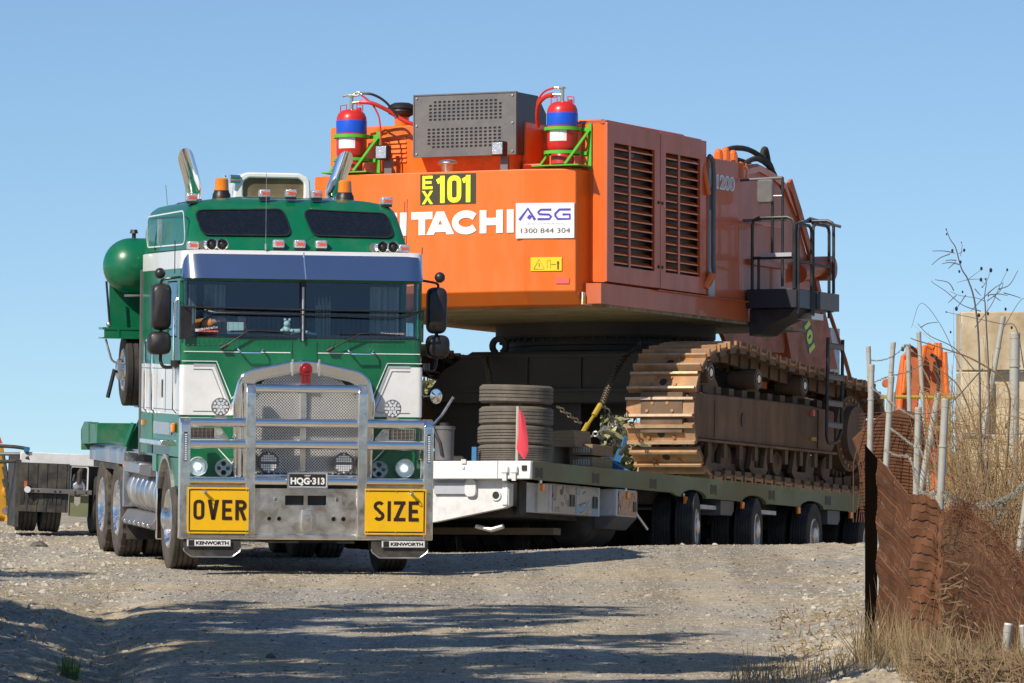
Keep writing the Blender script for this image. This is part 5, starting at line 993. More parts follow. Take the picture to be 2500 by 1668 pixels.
for s in(1,-1):
    fx=s*2.5
    fr=B().prism([(.10,.60),(.06,.66),(.06,1.02),(.12,1.08),(4.0,1.10),(4.88,1.06),(4.90,.60),(4.82,.52),(.2,.50)],'x',*sorted((s*1.85,fx))).obj('track_frame','frame',EX,fix=True,bev=.02); UO(fr)
    UO(B().cyl((s*1.95,.82,.82),(s*2.38,.82,.82),.60,.60,32).obj('idler','rustd',EX)); UO(B().box(*sorted((s*1.9,s*2.46)),-.02,.12,.56,1.06).obj('idler_yoke','rustd',EX))
    if s<0: continue
    def disc(nm,y,z,r,x0,x1,m,n=24): return UO(B().cyl((x0,y,z),(x1,y,z),r,r,n).obj(nm,m,EX))
    for y in(.25,1.80): UO(B().prism([(y+.055*math.cos(t)*(1 if y>1 else 1.2),.80+.085*math.sin(t)*(1 if y>1 else .6)) for t in np.linspace(0,2*PI,14)[:-1]],'x',2.505,2.512).obj('frame_hole','txt',EX))
    UO(B().box(2.5,2.515,4.3,4.35,.55,1.05).box(2.5,2.508,.9,.915,.55,1.0).obj('frame_seam','frame',EX)); UO(B().prism([(.15,.50),(4.85,.52),(4.85,.49),(.15,.47)],'x',2.0,2.56).obj('frame_skirt','frame',EX))
    for i in range(8):
        y=.95+i*.55; disc('bottom_roller',y,.31,.155,2.05,2.42,'rustd',18)
    for y in(.95,2.35,3.75):
        g_=B().prism([(y-.28,.50),(y-.20,.50),(y-.26,.30),(y-.30,.20),(y-.18,.12),(y+.20,.12),(y+.30,.2),(y+.26,.35),(y+.33,.50),(y+.24,.50),(y+.18,.34),(y+.16,.22),(y-.14,.22),(y-.14,.34),(y-.16,.50)],'x',2.44,2.50).obj('roller_guard','rustd',EX,fix=True); UO(g_)
    for i in range(9): y=.7+i*.5; UO(B().box(2.48,2.53,y-.05,y+.05,.30,.50).obj('roller_bracket','rustd',EX))
    for y in(.70,2.24,3.78):
        disc('carrier_roller',y,1.34,.13,2.15,2.52,'rustd'); o=UO(B().lathe([(.10,0),(.10,.012),(.075,.012),(.075,0)],(2.52,y,1.34),'x',20,close=True).obj('roller_ring','boxgrey',EX)); disc('roller_hub',y,1.34,.05,2.52,2.535,'alu',12)
        UO(B().box(2.1,2.3,y+.15,y+.55,1.12,1.25).obj('roller_stand','rustd',EX))
    for i in range(10): y=.75+i*.42; UO(B().box(2.15,2.4,y,y+.16,1.10,1.19).obj('frame_block','rustd',EX))
    UO(B().box(1.6,2.2,2.7,3.3,1.27,1.36).obj('orange_hose_guard','orangew',EX)); UO(B().box(1.6,1.9,.8,5.2,1.0,1.4).obj('inner_rail','car',EX))
    disc('final_drive',5.55,.80,.50,2.1,2.46,'rustd',36); disc('drive_cover',5.55,.80,.36,2.46,2.56,'rustd',36)
    b=B(); n=26; pr=[]
    for k in range(n*4): t=2*PI*k/(n*4); r_=.58 if k%4 in(0,1) else .50; pr.append((5.55+r_*math.cos(t),.80+r_*math.sin(t)))
    UO(b.prism(pr,'x',2.2,2.30).obj('sprocket','rustd',EX,fix=True)); b=B()
    for k in range(24): t=2*PI*k/24; b.cyl((2.46,5.55+.44*math.cos(t),.80+.44*math.sin(t)),(2.485,5.55+.44*math.cos(t),.80+.44*math.sin(t)),.022,.022,6)
    UO(b.obj('drive_bolts','rust',EX,kind='stuff'))
    UO(B().box(2.5,2.53,4.05,4.2,.64,.69).obj('ladder_foot','yellowp',EX)); UO(B().box(2.5,2.54,4.05,4.12,.96,1.04).obj('ladder_bracket','redv',EX))
for y in(3.98,4.49): UO(B().tube([(2.76,y,.70 if y<4.2 else .78),(2.76,y,1.97)],.024,8).obj('ladder_rail','blackm',EX))
UO(B().tube(bez([(2.76,3.98,.72),(2.74,4.1,.62),(2.74,4.38,.64),(2.76,4.49,.8)],4),.022,6).obj('ladder_hoop','blackm',EX))
for z in(1.86,1.46,1.12,.84):
    b=B().box(2.74,2.78,3.98,4.49,z-.03,z+.03)
    for i in range(10): b.box(2.735,2.785,3.99+i*.05,4.015+i*.05,z+.03,z+.045)
    UO(b.obj('ladder_rung','boxgrey',EX))
# ------------------------------------------------------------------ extinguishers with brackets
def extinguisher(x,lab,hoses):
    y=.33; z0=4.77
    o=B().lathe([(.001,.02),(.15,.02),(.155,.0),(.155,.11),(.145,.125),(.19,.16),(.21,.22),(.211,.62),(.205,.67),(.18,.72),(.13,.755),(.06,.77),(.001,.775)],(0,0,0),'z',40).obj('fire_extinguisher','exred',None,smooth=50)
    o.matrix_world=ME@Matrix.Translation((x,y,z0)); o.scale=(.9,.9,1); tag(o,lab,'fire extinguisher','red fire extinguishers on the counterweight')
    B().lathe([(.2118,.47),(.2128,.475),(.2128,.62),(.2118,.625)],(0,0,0),'z',40).obj('blue_band','exblue',o,smooth=60)
    B().lathe([(.2135,t) for t in(.22,.395)],(0,0,0),'z',40)
    b=B(); aa=np.linspace(R(-118),R(-50),10); b.add([(.2135*math.cos(a),.2135*math.sin(a),z) for z in(.275,.41) for a in aa],[(i,i+1,11+i,10+i) for i in range(9)]); lb=b.obj('label','whitev',o,smooth=60)
    b=B(); 
    for k in range(4): a0=0; b.add([(.2145*math.cos(a),.2145*math.sin(a),z) for z in(.385-k*.012,.390-k*.012) for a in(R(-78),R(-56))],[(0,1,3,2)])
    b.obj('label_print','greyp',lb)
    B().cyl((0,0,.77),(0,0,.95),.026,.026,12).cyl((0,0,.93),(0,0,.945),.05,.05,12).obj('valve','brass',o)
    for s in(-1,1): B().tube([(s*.06+s*.02,0,.755),(s*.08,0,.83),(s*.17,0,.82),(s*.17,0,.74)],.008,6).obj('carry_handle','exred',o)
    B().cyl((.12,0,.74),(.12,0,.79),.03,.03,10).obj('filler_cap','exred',o)
    d=-1 if x>0 else 1
    B().cyl((0,0,.93),(d*.12,0,.945),.012,.012,8).cyl((0,0,.85),(d*.14,0,.86),.02,.02,8).obj('outlet','brass',o)
    for pts,r,m in hoses: B().tube(bez([(a,c,e) for a,c,e in pts],6),r,8).obj('hose',m,o)
    if x<0: B().tube([(-.14,0,.935),(-.05,0,.95),(0,0,.95)],.012,6).tube([(0,0,.95),(.1,0,.985),(.16,0,.95)],.012,6).obj('lever','brass',o)
    # lime green cradle belongs to the excavator
    for z in(z0+.43,z0+.14): B().lathe([(.214,-.02),(.226,-.02),(.226,.02),(.214,.02)],(x,y,z),'z',32,close=True).box(x+.17,x+.33,y+.14,y+.155,z-.022,z+.022).obj('cradle_band','lime',EX)
    B().box(x+.28,x+.33,y+.13,y+.18,z0-.05,z0+.50).box(x-.3,x+.33,y-.25,y+.25,z0-.035,z0-.02).obj('cradle_post','lime',EX); 
    B().tube([(x+.14,y-.24,z0-.02),(x+.305,y+.12,z0+.42)],.02,4).obj('cradle_strut','lime',EX); B().tube([(x-.26,y-.1,z0-.02),(x-.2,y+.05,z0+.16)],.015,4).obj('cradle_strut','lime',EX)
extinguisher(-1.44,'red extinguisher with blue band at the left end of the counterweight',[([(.12,0,.86),(.3,.05,.84),(.5,.2,.74),(.62,.25,.66),(.75,.3,.60),(.95,.4,.55)],.026,'hosered'),([(.12,0,.97),(.3,.05,.95),(.45,.15,.86),(.6,.22,.68)],.016,'black'),([(.14,0,.95),(.26,.05,.86),(.33,.1,.75),(.38,.12,.58),(.40,.15,.0)],.012,'hosered')])
extinguisher(1.44,'red extinguisher with blue band at the right end of the counterweight',[([(-.14,0,.86),(-.28,.05,.84),(-.40,.1,.76),(-.47,.2,.62),(-.50,.3,.50)],.03,'hosered'),([(-.12,0,.945),(-.3,.05,.90),(-.42,.1,.78),(-.50,.25,.60)],.014,'hosered'),([(-.28,-.1,.0),(-.5,-.1,.0),(-.6,.1,.02)],.01,'hosered')])
# ------------------------------------------------------------------ load lashed on the front deck
def onU(o,lab,cat,grp=None,loc=None,rot=(0,0,0)):
    if loc is None: loc=(0,0,0)
    o.matrix_world=MU@Matrix.LocRotScale(Vector(loc),__import__('mathutils').Euler(rot).to_quaternion(),None); return tag(o,lab,cat,grp)
def flat_tyre(z,h,r,g,lab,rot=(0,0,0),dx=0):
    pr=[(.22,.01),(.3,0),(r*.93,0),(r*.985,.02)]
    n=g
    for i in range(n+1):
        a0=.025+i*(h-.05)/(n+1)+(.005 if i else 0); a1=.025+(i+1)*(h-.05)/(n+1)-(.005 if i<n else 0); pr+=[(r,a0),(r,a1)]
        if i<n: pr+=[(r-.012,a1),(r-.012,a1+.010)]
    pr+=[(r*.985,h-.02),(r*.93,h),(.3,h),(.22,h-.01),(.21,h/2)]
    mod=(lambda i,k:(-.006 if (k%5==0 and 4<i<len(pr)-5) else 0))
    o=B().lathe(pr,(0,0,0),'z',72,close=True,mod=mod).obj('tyre','tyredust',None,smooth=30); onU(o,lab,'tyre','tyres stacked on the trailer front',(1.97+dx,-3.82,z),rot)
flat_tyre(.0,.232,.442,6,'lowest tyre of the stack, finely grooved, on the white front deck'); flat_tyre(.236,.225,.445,4,'smooth worn tyre lying second from the bottom of the stack',dx=-.005)
flat_tyre(.466,.215,.44,3,'grooved tyre lying under the gap near the top of the stack',dx=.005); flat_tyre(.725,.215,.438,3,'topmost tyre of the stack, resting slightly tilted on spacers',(R(1),R(1.2),0))
o=B().box(-.2,.2,-.3,.3,0,.045).obj('spacer_board','wood'); onU(o,'hidden wooden spacer between the two upper tyres of the stack','board',None,(1.97,-3.82,.681))
fs=B().tube([(0,0,0),(.0,0,.64)],.018,6).obj('warning_flag','stick'); onU(fs,'pink warning flag furled on a pale stick in front of the tyres','flag',None,(2.37,-4.63,.015))
b=B().loft([[(.02,0,.60),(.03,-.01,.60),(.04,0,.60)],[(.025,-.02,.5),(.06,-.03,.5),(.085,.02,.5)],[(.02,-.02,.3),(.07,-.04,.3),(.125,.02,.28)],[(.0,-.02,.14),(.06,-.03,.15),(.13,.03,.12)],[(.06,0,.05),(.09,-.01,.05),(.10,0,.02)]]); b.obj('flag_cloth','pink',fs,smooth=60)
jk=B().cyl((0,0,0),(0,0,.36),.11,.115,16).cyl((0,0,.36),(0,0,.40),.125,.125,16).obj('pump_unit','boxgrey'); onU(jk,'dusty grey hand pump can with a raised lever on the front deck','pump',None,(1.27,-4.3,.04))
B().tube([(-.12,-.05,.42),(-.02,-.05,.52),(.13,-.05,.74)],.017,8).obj('lever','alu',jk); B().cyl((0,0,.40),(0,0,.44),.06,.06,12).obj('lid','dark',jk); B().tube([(-.12,-.1,.4),(0,-.12,.2),(.03,-.12,.05)],.02,6).obj('strap','black',jk)
o=B().box(-.03,.03,-.02,.02,0,.2).obj('end_stop','bluep'); onU(o,'pale blue steel end stop left of the tyre stack','bracket',None,(1.62,-4.2,.0))
bd=B().prism([(-.22,.0),(-.20,.34),(-.42,.40),(-.25,.44),(.0,.44),(.02,.0)],'y',-.25,.2).obj('load_cover','woodgrey',None,fix=True,bev=.01); onU(bd,'folded brown board box with a blue strap behind the tyres','box',None,(2.02,-2.6,.01))
B().prism([(.0,.25),(.0,.44),(.27,.45),(.30,.25)],'y',-.28,.2).obj('box_lid','wood',bd,fix=True); B().tube([(-.36,-.27,.36),(-.28,-.27,.2),(-.2,-.27,.02)],.014,4).obj('strap','bluep',bd)
for i,(z,lb) in enumerate(((.02,'lower squared hardwood block with pale end grain under the other block'),(.17,'upper squared hardwood block with pale end grain beside the brown box'))):
    o=B().box(-.15,.15,-.3,.3,0,.13).obj('timber_block','wood',None,bev=.008); onU(o,lb,'timber',None,(2.29,-2.35,z)); b=B(); rr=random.Random(i)
    for k in range(7): b.box(-.10+k*.033,-.082+k*.033,-.302,-.3,.03,.11-rr.random()*.02)
    b.obj('end_grain','stick',o)
def chain(pts,m,link=.06,r=.009,wd=.022,lab='',grp='load chains'):
    pts=bez(pts,6) if len(pts)>2 else [Vector(p) for p in pts]
    seg=[0]
    for i in range(len(pts)-1): seg.append(seg[-1]+(pts[i+1]-pts[i]).length)
    n=max(2,int(seg[-1]/(link*.8))); b=B()
    for k in range(n):
        s=(k+.5)/n*seg[-1]; i=max(j for j in range(len(seg)-1) if seg[j]<=s); t=(s-seg[i])/(seg[i+1]-seg[i]+1e-9); p=pts[i].lerp(pts[i+1],t); d=(pts[i+1]-pts[i]).normalized()
        a=d.cross(Vector((0,1,.2))).normalized(); c=d.cross(a).normalized(); u=a if k%2 else c
        b.tube([p+d*(link/2-wd*.3)*math.cos(q)+u*wd*math.sin(q)*1.0 for q in np.linspace(0,2*PI,9)[:-1]],r,5,closed=True)
    o=b.obj('load_chain',m); onU(o,lab,'chain',grp); return o
def pu(px,py,y):   # point of frame U on the sight line through a photo pixel, at local depth y (layout helper, evaluated once)
    d=Vector(((px-1250)/15000,1,(1165-py)/15000)); Mi=MU.inverted(); o=Mi@Vector((0,0,.95)); dd=Mi.to_3x3()@d; t=(y-o.y)/dd.y; return o+dd*t
chain([pu(1190,862,1.5),pu(1184,880,1.2),pu(1193,908,.6),pu(1196,940,.0)],'chain',.07,.011,.03,'rusty chain hanging from the lifting lug above the tyre stack')
chain([pu(1182,866,1.5),pu(1188,890,1.3),pu(1194,925,.5)],'chain',.07,.011,.03,'second strand of chain doubled below the lifting lug')
chain([pu(1563,838,1.5),pu(1520,880,1.0),pu(1492,930,.0),pu(1470,985,-1.2)],'chain',.09,.012,.03,'long rusty chain running down from beside the right track')
chain([pu(1469,985,-1.2),pu(1485,1008,-1.2),pu(1508,1036,-1.2),pu(1528,1062,-1.2)],'dark',.10,.013,.035,'dark chain slanting down to the right track from the yellow binder')
chain([pu(1458,1062,-1.5),pu(1480,1074,-1.5),pu(1500,1082,-1.5),pu(1530,1095,-1.5)],'dark',.14,.02,.045,'heavy dark chain hanging in a bow before the right track')
chain([pu(1437,1070,-1.7),pu(1460,1056,-1.7),pu(1484,1044,-1.6),pu(1505,1037,-1.4)],'chainbr',.08,.012,.028,'short shiny chain pulled tight behind the timber blocks')
chain([pu(1360,992,-1.),pu(1395,1018,-1.),pu(1420,1035,-1.)],'chain',.07,.010,.026,'thin dull chain slung behind the brown box')
bn=B().tube([pu(1466,988,-1.3),pu(1450,1015,-1.4)],.035,8).tube([pu(1450,1015,-1.4),pu(1436,1036,-1.4)],.022,8).tube([pu(1436,1034,-1.4),pu(1424,1055,-1.4)],.035,8).obj('chain_binder','yellowp'); onU(bn,'yellow chain binder pulled tight above the timber blocks','chain binder')
sb=B().tube([pu(1527,1068,-1.6),pu(1521,1092,-1.6)],.03,4).tube([pu(1515,1100,-1.7),pu(1505,1130,-1.8)],.05,4).tube([pu(1505,1130,-1.8),pu(1497,1145,-1.8)],.02,6).obj('ratchet_strap','bluep'); onU(sb,'bright blue ratchet strap standing up beside the right track','strap')
sb=B().prism([(0,0),(.30,0),(.1,.10),(-.04,.24),(-.07,.23)],'y',0,.1).obj('canvas_roll','bluep',None,fix=True); onU(sb,'dark blue folded canvas lying right of the timber blocks','canvas',None,(2.3,-1.9,.0))
sb=B().tube([pu(1530,1088,-1.75),pu(1512,1110,-1.75),pu(1484,1142,-1.8)],.03,6).obj('lever_bar','dark'); onU(sb,'dark steel lever bar leaning between chain and deck','bar')
# ------------------------------------------------------------------ surroundings
def wp(px,py,y): return Vector(((px-1250)/15000*y,y,.95+(1165-py)/15000*y))   # photo measurement + chosen distance -> world point
def gp(x,y): return float(gz(x,y))
def leaves(name,m,parent,ells,n,size,seed,kind='stuff',clump=0.35,droop=0):
    r=np.random.default_rng(seed); P=[]
    for (c,rad,share) in ells:
        k=int(n*share); nc=max(6,k//45)
        d=r.normal(size=(nc,3)); d/=np.linalg.norm(d,axis=1)[:,None]; cc=d*(r.uniform(.35,1,nc)**.5)[:,None]*np.array(rad)+np.array(c)
        q=r.integers(0,nc,k); P.append(cc[q]+r.normal(size=(k,3))*clump*np.array([1,1,.8])*min(rad)*.45)
    P=np.concatenate(P); k=len(P); a=r.normal(size=(k,3)); a/=np.linalg.norm(a,axis=1)[:,None]; a[:,2]-=droop; b=np.cross(a,r.normal(size=(k,3))); b/=np.linalg.norm(b,axis=1)[:,None]
    s=size*r.uniform(.6,1.4,k)[:,None]; V=np.stack([P-a*s,P+b*s*.32,P+a*s,P-b*s*.32],1).reshape(-1,3); F=np.arange(4*k).reshape(-1,4)
    o=npmesh(name,V,F,m,False); o.parent=parent
    if kind: o['kind']=kind
    return o
def tree(lab,x,y,h,rad,n,size,seed,m='leaf',trunk=.2,cz=None,parts=4,grp=None,off=0):
    x-=off; z0=gp(x,y)-.1; t=thing('tree',lab,'tree',(x,y,z0),group=grp); rr=random.Random(seed); b=B(); ells=[]; cz=cz or h*.68
    b.tube([(0,0,0),(.1,.05,h*.25),(-.05,.1,h*.5),(.1,0,h*.8)],[trunk,trunk*.8,trunk*.6,trunk*.25],8)
    for i in range(parts+3):
        an=rr.uniform(0,6.28); rd=rad*rr.uniform(.3,.7); c=(off+rd*math.cos(an),rd*math.sin(an),cz+rr.uniform(-.25,.3)*rad); b.tube([(0,0,h*rr.uniform(.3,.5)),(c[0]*.4,c[1]*.5,max(c[2]*.8,5.2 if off else 0)),c],[trunk*.5,trunk*.3,.03],6)
        ells.append((c,(rad*rr.uniform(.45,.65),)*2+(rad*rr.uniform(.35,.5),),1/(parts+3)))
    b.obj('trunk','bark',t); leaves('crown',m,t,ells,n,size,seed,kind=None); return t
# trees left of the view, whose shade lies over the foreground
G='roadside gum trees outside the picture'
for i,(x,y,h,rd,n) in enumerate([(-8.3,37.2,9.2,2.6,4000),(-6.2,41.3,9.0,2.1,3400),(-9.8,44.5,9.5,2.2,3800),(-5.2,35.2,8.8,2.5,3400),(-11.0,53.0,9,2.0,3400),(-6.6,45.6,9.2,1.9,3400),(-10.8,38.5,9,2.4,4200),(-7.5,33.6,8.8,2.4,3800),(-8.8,42.6,9.3,2.1,3400),(-5.2,38.6,8.9,1.8,3300)]):
    tree(['broad','slender','tall','spreading','far','leaning','dense','thin','high','small'][i]+' gum tree standing %s the left verge outside the picture'%['nearest','close beside','well back from','low beside','farthest along','just behind','deep behind','first along','second along','last before'][i],x,y,h,rd,n,.16,40+i,grp=G,cz=7.3,trunk=.16,off=2.5 if x>-7 else 1.0)
for i,(x,y) in enumerate([(-38,-30),(-22,-38),(-8,-34),(6,-40),(19,-33),(34,-38),(50,-30)]):  # unseen belt, added so the polished metal mirrors dark trees instead of sky
    tree('gum tree of the unseen belt added for reflections behind the photographer, '+['at its left end','second from its left end','left of its middle','in its middle','right of its middle','second from its right end','at its right end'][i],x,y,10+2*math.sin(i*2),5.5,3500,.5,60+i,grp='unseen tree belt added behind the camera for reflections')
tree('pale leafed gum tree far behind the trailer deck, seen under the excavator',2.5,142,7.2,3.4,9000,.22,81,m='leaf2',trunk=.25,cz=3.6,parts=7)
tree('round topped gum tree whose crown just shows above the carbody',-.2,150,7.0,2.2,4500,.2,82,m='leaf2',trunk=.2,cz=4.9)
tree('low olive gum tree right behind the chains under the excavator',1.0,135,5.0,2.4,5000,.2,83,m='leaf2',trunk=.2,cz=2.4)
# yellow machine at the left edge
ym=thing('yellow_machine','yellow excavator arm with black hoses at the left edge of the picture','machine',tuple(wp(20,1280,82)),(0,0,R(20)))
s=82/15000
def q(px,py): return ((px-20)*s,(1280-py)*s)
B().prism([q(-30,1255),q(30,1270),q(32,1185),q(20,1150),q(8,1090),q(-30,1085)],'y',0,.5).obj('arm_plate','gold',ym,fix=True,bev=.02)
B().cyl((q(20,1200)[0],-.1,q(20,1200)[1]),(q(20,1200)[0],.4,q(20,1200)[1]),.09,.09,16).obj('pivot','gold',ym); B().cyl((q(0,1250)[0],-.2,q(0,1250)[1]),(q(45,1225)[0],-.1,q(45,1225)[1]),.05,.05,10).obj('cylinder_rod','alu',ym); B().prism([q(10,1290),q(50,1290),q(45,1255),q(15,1240)],'y',-.2,.3).obj('lower_link','gold',ym,fix=True)
for k in range(3): B().tube(bez([(q(5,1110+k*30)[0],-.05,q(5,1110+k*30)[1]),(q(12,1180)[0],-.1,q(12,1170+k*20)[1]),(q(18,1290)[0],-.1,q(18,1290)[1])],4),.022,6).obj('hose','rubberd',ym)
B().prism([q(-40,1075),q(6,1083),q(-2,1062),q(-6,1050)],'y',0,.3).obj('tip_guard','redlens',ym,fix=True)
B().box(-.9,.4,.6,1.4,-.8,.35).obj('tracks','rustd',ym)
# orange machine behind the fence
Yo=100; s=Yo/15000
om=thing('orange_machine','folded orange excavator boom behind the fence posts','machine',tuple(wp(2250,1230,Yo)),(0,0,0))
def q(px,py): return ((px-2250)*s,(1230-py)*s)
B().prism([q(2190,1230),q(2186,960),q(2200,870),q(2222,850),q(2246,848),q(2250,900),q(2240,1000),q(2236,1230)],'y',-.1,.15).obj('boom_plate','orangew',om,fix=True,bev=.02)
B().prism([q(2255,1100),q(2248,900),q(2250,860),q(2256,842),q(2300,840),q(2306,870),q(2318,960),q(2322,1100)],'y',.1,.35).obj('arm_plate','orangew',om,fix=True,bev=.02)
for a,c in(((2256,846),(2248,885)),((2262,842),(2278,850)),((2284,838),(2284,872)),((2291,838),(2291,872)),((2204,870),(2195,1000)),((2210,880),(2203,960)),((2304,860),(2312,1000)),((2262,960),(2262,1060))):
    (x0,z0),(x1,z1)=q(*a),q(*c); B().tube([(x0,-.16,z0),(x1,-.18,z1)],.045,8).obj('hydraulic_cylinder','orange',om)
for k,pts in enumerate(([(2200,858),(2206,846),(2226,850),(2240,868)],[(2270,866),(2285,880),(2290,940),(2280,1010)])): B().tube(bez([(q(*p)[0],-.22,q(*p)[1]) for p in pts],4),.03,6).obj('hose','black',om)
B().prism([q(2190,1250),q(2345,1250),q(2345,1138),q(2190,1138)],'y',.2,1.2).obj('machine_body','orange',om); B().prism([q(2190,1138),q(2345,1138),q(2345,1115),q(2190,1115)],'y',.1,1.2).obj('yellow_beam','yellowp',om)
B().prism([q(2256,1240),q(2345,1240),q(2345,1200),q(2256,1200)],'y',.1,.2).obj('white_strip','whitedirty',om); B().prism([q(2262,1130),q(2262,1060),q(2318,1060),q(2325,1130)],'y',0,.3).obj('engine_cover','badge',om)
B().cyl((q(2165,936)[0],-.1,q(2165,936)[1]),(q(2165,936)[0],.2,q(2165,936)[1]),.07,.07,14).obj('pin_boss','orangew',om)
hr=thing('handrail','yellow tube handrail running behind the fence posts','railing',tuple(wp(2135,1200,90))); s=90/15000
def q(px,py): return ((px-2135)*s,(1200-py)*s)
for a,c,r in(((2130,968),(2350,972),.028),((2200,1042),(2335,1044),.02),((2155,968),(2155,1250),.028),((2318,970),(2318,1250),.02)):
    (x0,z0),(x1,z1)=q(*a),q(*c); B().tube([(x0,0,z0),(x1,0,z1)],r,8).obj('rail','yellowp',hr)
# concrete block wall
cw=thing('concrete_wall','weathered cream concrete block wall at the right edge','wall',tuple(wp(2345,1165,80))); s=80/15000
def q(px,py): return ((px-2345)*s,(1165-py)*s)
rr=random.Random(4); k=0
rows=[(762,905),(908,1060),(1063,1210),(1213,1360)]
for i,(ya,yb_) in enumerate(rows):
    x=0 if i!=1 else .02
    xs=[0,.87,1.9,3.1,4.4] if i%2==0 else [0,.36,1.3,2.5,4.4]
    for a,c in zip(xs,xs[1:]):
        d=rr.uniform(-.05,.05)+(.12 if (i==1 and .3<a<1.0) else 0)
        o=B().box(a+.006,c-.006,d,.9,q(0,yb_)[1],q(0,ya)[1]).obj('block','conc',cw,bev=.015)
o=B().cyl((.62,-.05,q(0,1040)[1]),(.62,-.08,q(0,1040)[1]),.05,.05,10).obj('pipe_stub','rustd',cw)
# fence posts
PO=[(2120,848,2131,1120,69,.028,'tall grey post at the far left of the fence, behind a shorter one'),(2128,893,2123,1125,60,.031,'shorter grey post close in front of the far left post'),(2181,838,2174,930,70,.030,'upper joint of the leaning post left of the orange boom'),(2176,921,2163,1140,58,.031,'lower grey post leaning left, beside the orange boom'),(2182,960,2178,1135,64,.019,'thin pale post just behind the leaning left post'),(2217,842,2223,1130,74,.031,'grey post standing before the left side of the orange boom'),(2243,813,2262,1130,76,.030,'tallest thin post leaning right across the orange boom'),(2242,998,2236,1230,53,.031,'short thick pale post rising from the mesh left of centre'),(2290,963,2256,1150,57,.032,'post tilted strongly to the right between the two thick posts'),(2308,977,2274,1668,43.6,.030,'longest pale post running down through the brown mesh'),(2347,790,2345,1320,80,.026,'slim brown stained post before the wall corner'),(2449,775,2385,1150,66,.03,'slanting post crossing the concrete wall'),(2478,815,2474,1160,62,.055,'thick white post in front of the concrete wall'),(2512,1180,2478,1420,45,.030,'pale post leaning at the right edge above the mesh'),(2462,1526,2440,1700,40.6,.030,'short stub post with white cap at the bottom right'),(2498,1530,2510,1700,40.4,.026,'white capped stub at the bottom right corner')]
for i,(ax,ay,bx,by,Y,r,lb) in enumerate(PO):
    top=wp(ax,ay,Y); bot=wp(bx,by,Y); d=(bot-top).normalized(); g0=gp(bot.x,Y)-.2; L_=(top.z-g0)/max(.2,-d.z)
    b=B().tube([(0,0,0),d*.05,d*.052,d*L_],[r,r,r*.93,r*.93],12); o=b.obj('fence_post','pipe',smooth=40); o.location=top; tag(o,lb,'post','galvanised posts of the old fence')
    B().cyl((0,0,0)-d*.012 if False else tuple(-d*.012),tuple(d*.0),r*.9,r*1.0,12).obj('cap','pipe' if i<14 else 'whitedirty',o)
    B().tube([d*.32,d*.335],r*1.12,12).obj('collar','pipe',o)
# rusty mesh
FN=thing('mesh_fence','sagging rust brown wire mesh fence at the lower right','fence',tuple(wp(2200,1600,44)))
FO_=FN.location.copy()
ctrl=[(2112,1085,45.4),(2142,1120,45.0),(2185,1163,44.6),(2222,1210,43.6),(2240,1208,43.2),(2262,1210,43.0),(2285,1222,42.9),(2300,1250,42.7),(2360,1240,42.3),(2420,1285,41.6),(2470,1350,41.2),(2520,1400,40.9)]
def top_at(u):  # u 0..11
    i=min(int(u),len(ctrl)-2); t=u-i; a,b_=ctrl[i],ctrl[i+1]; return wp(a[0]+(b_[0]-a[0])*t,a[1]+(b_[1]-a[1])*t,a[2]+(b_[2]-a[2])*t)
def sheet(u0,u1,n,name,m,pitch=.058,depth=.02,off=0.,solid=True):
    vs=[];fs=[];cols=[]
    us=np.linspace(u0,u1,n+1); K=30; sub=5
    for i,u in enumerate(us):
        p=top_at(u); 
        for k in range(K*sub+1):
            z=p.z-k*pitch/sub-(.005*math.sin(u*7+k*.13)); f=(k%sub)/sub; dd=depth*(1-f)**1.5 if k%sub else 0
            vs.append((p.x-FO_.x+.012*math.sin(k*.23+u*2),p.y-FO_.y+off-dd+0.015*math.sin(u*5+k*.05),z-FO_.z))
    M_=K*sub+1
    rq=random.Random(2)
    for i in range(n):
        for k in range(M_-1):
          if rq.random()>.42: fs.append((i*M_+k,(i+1)*M_+k,(i+1)*M_+k+1,i*M_+k+1))
    b=B(); b.add(vs,fs); return b.obj(name,m,FN,smooth=25)
sheet(1.0,6.2,115,'mesh_sheet','weave')
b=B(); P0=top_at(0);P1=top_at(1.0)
b.add([(p.x-FO_.x,p.y-FO_.y+o_,z-FO_.z) for o_ in(0,.02) for p,z in((P0,P0.z),(P1,P1.z),(P1,-.6),(P0,-.6))],[(0,3,2,1),(4,5,6,7),(0,1,5,4),(1,2,6,5),(2,3,7,6),(3,0,4,7)]); b.obj('fold_shade_strip','foldshade',FN)  # black strip paints the shade of the edge-on fold of the mesh
def wires(u0,u1,step,pitch,K,name,off,hex_=False,rw=.0022,Z0=0):
    b=B(); us=np.arange(u0,u1,step)
    for k in range(K):
        pts=[]
        for u in us:
            p=top_at(u); z=p.z-k*pitch-.005*math.sin(u*7+k*.13*5)+.01*math.sin(u*11+k)
            pts.append((p.x-FO_.x+.01*math.sin(k+u),p.y-FO_.y+off+.02*math.sin(u*4+k*.4),z-FO_.z))
        b.tube(pts,rw*1.5,3,caps=False)
    return b
b=wires(6.2,11.0,.06,.058,29,'h',-.02)
us=np.arange(6.2,11.0,.028)
for i,u in enumerate(us):
    p=top_at(u); pts=[(p.x-FO_.x+.010*math.sin(k*.23*5+u*2)+(.006 if k%2 else -.006),p.y-FO_.y-.02+.02*math.sin(u*4+k*.4),p.z-FO_.z-k*.058) for k in range(29)]; b.tube(pts,.0018,3,caps=False)
b.obj('wire_net','mesh',FN,kind='stuff',smooth=0)
b=B(); us=np.arange(1.0,6.3,.022)
for i,u in enumerate(us):
    p=top_at(u); pts=[(p.x-FO_.x+.012*math.sin(k*.23*5+u*2)+(.003 if k%2 else -.003),p.y-FO_.y-.035+0.015*math.sin(u*5+k*.25),p.z-FO_.z-k*.058) for k in range(28)]; b.tube(pts,.0016,3,caps=False)
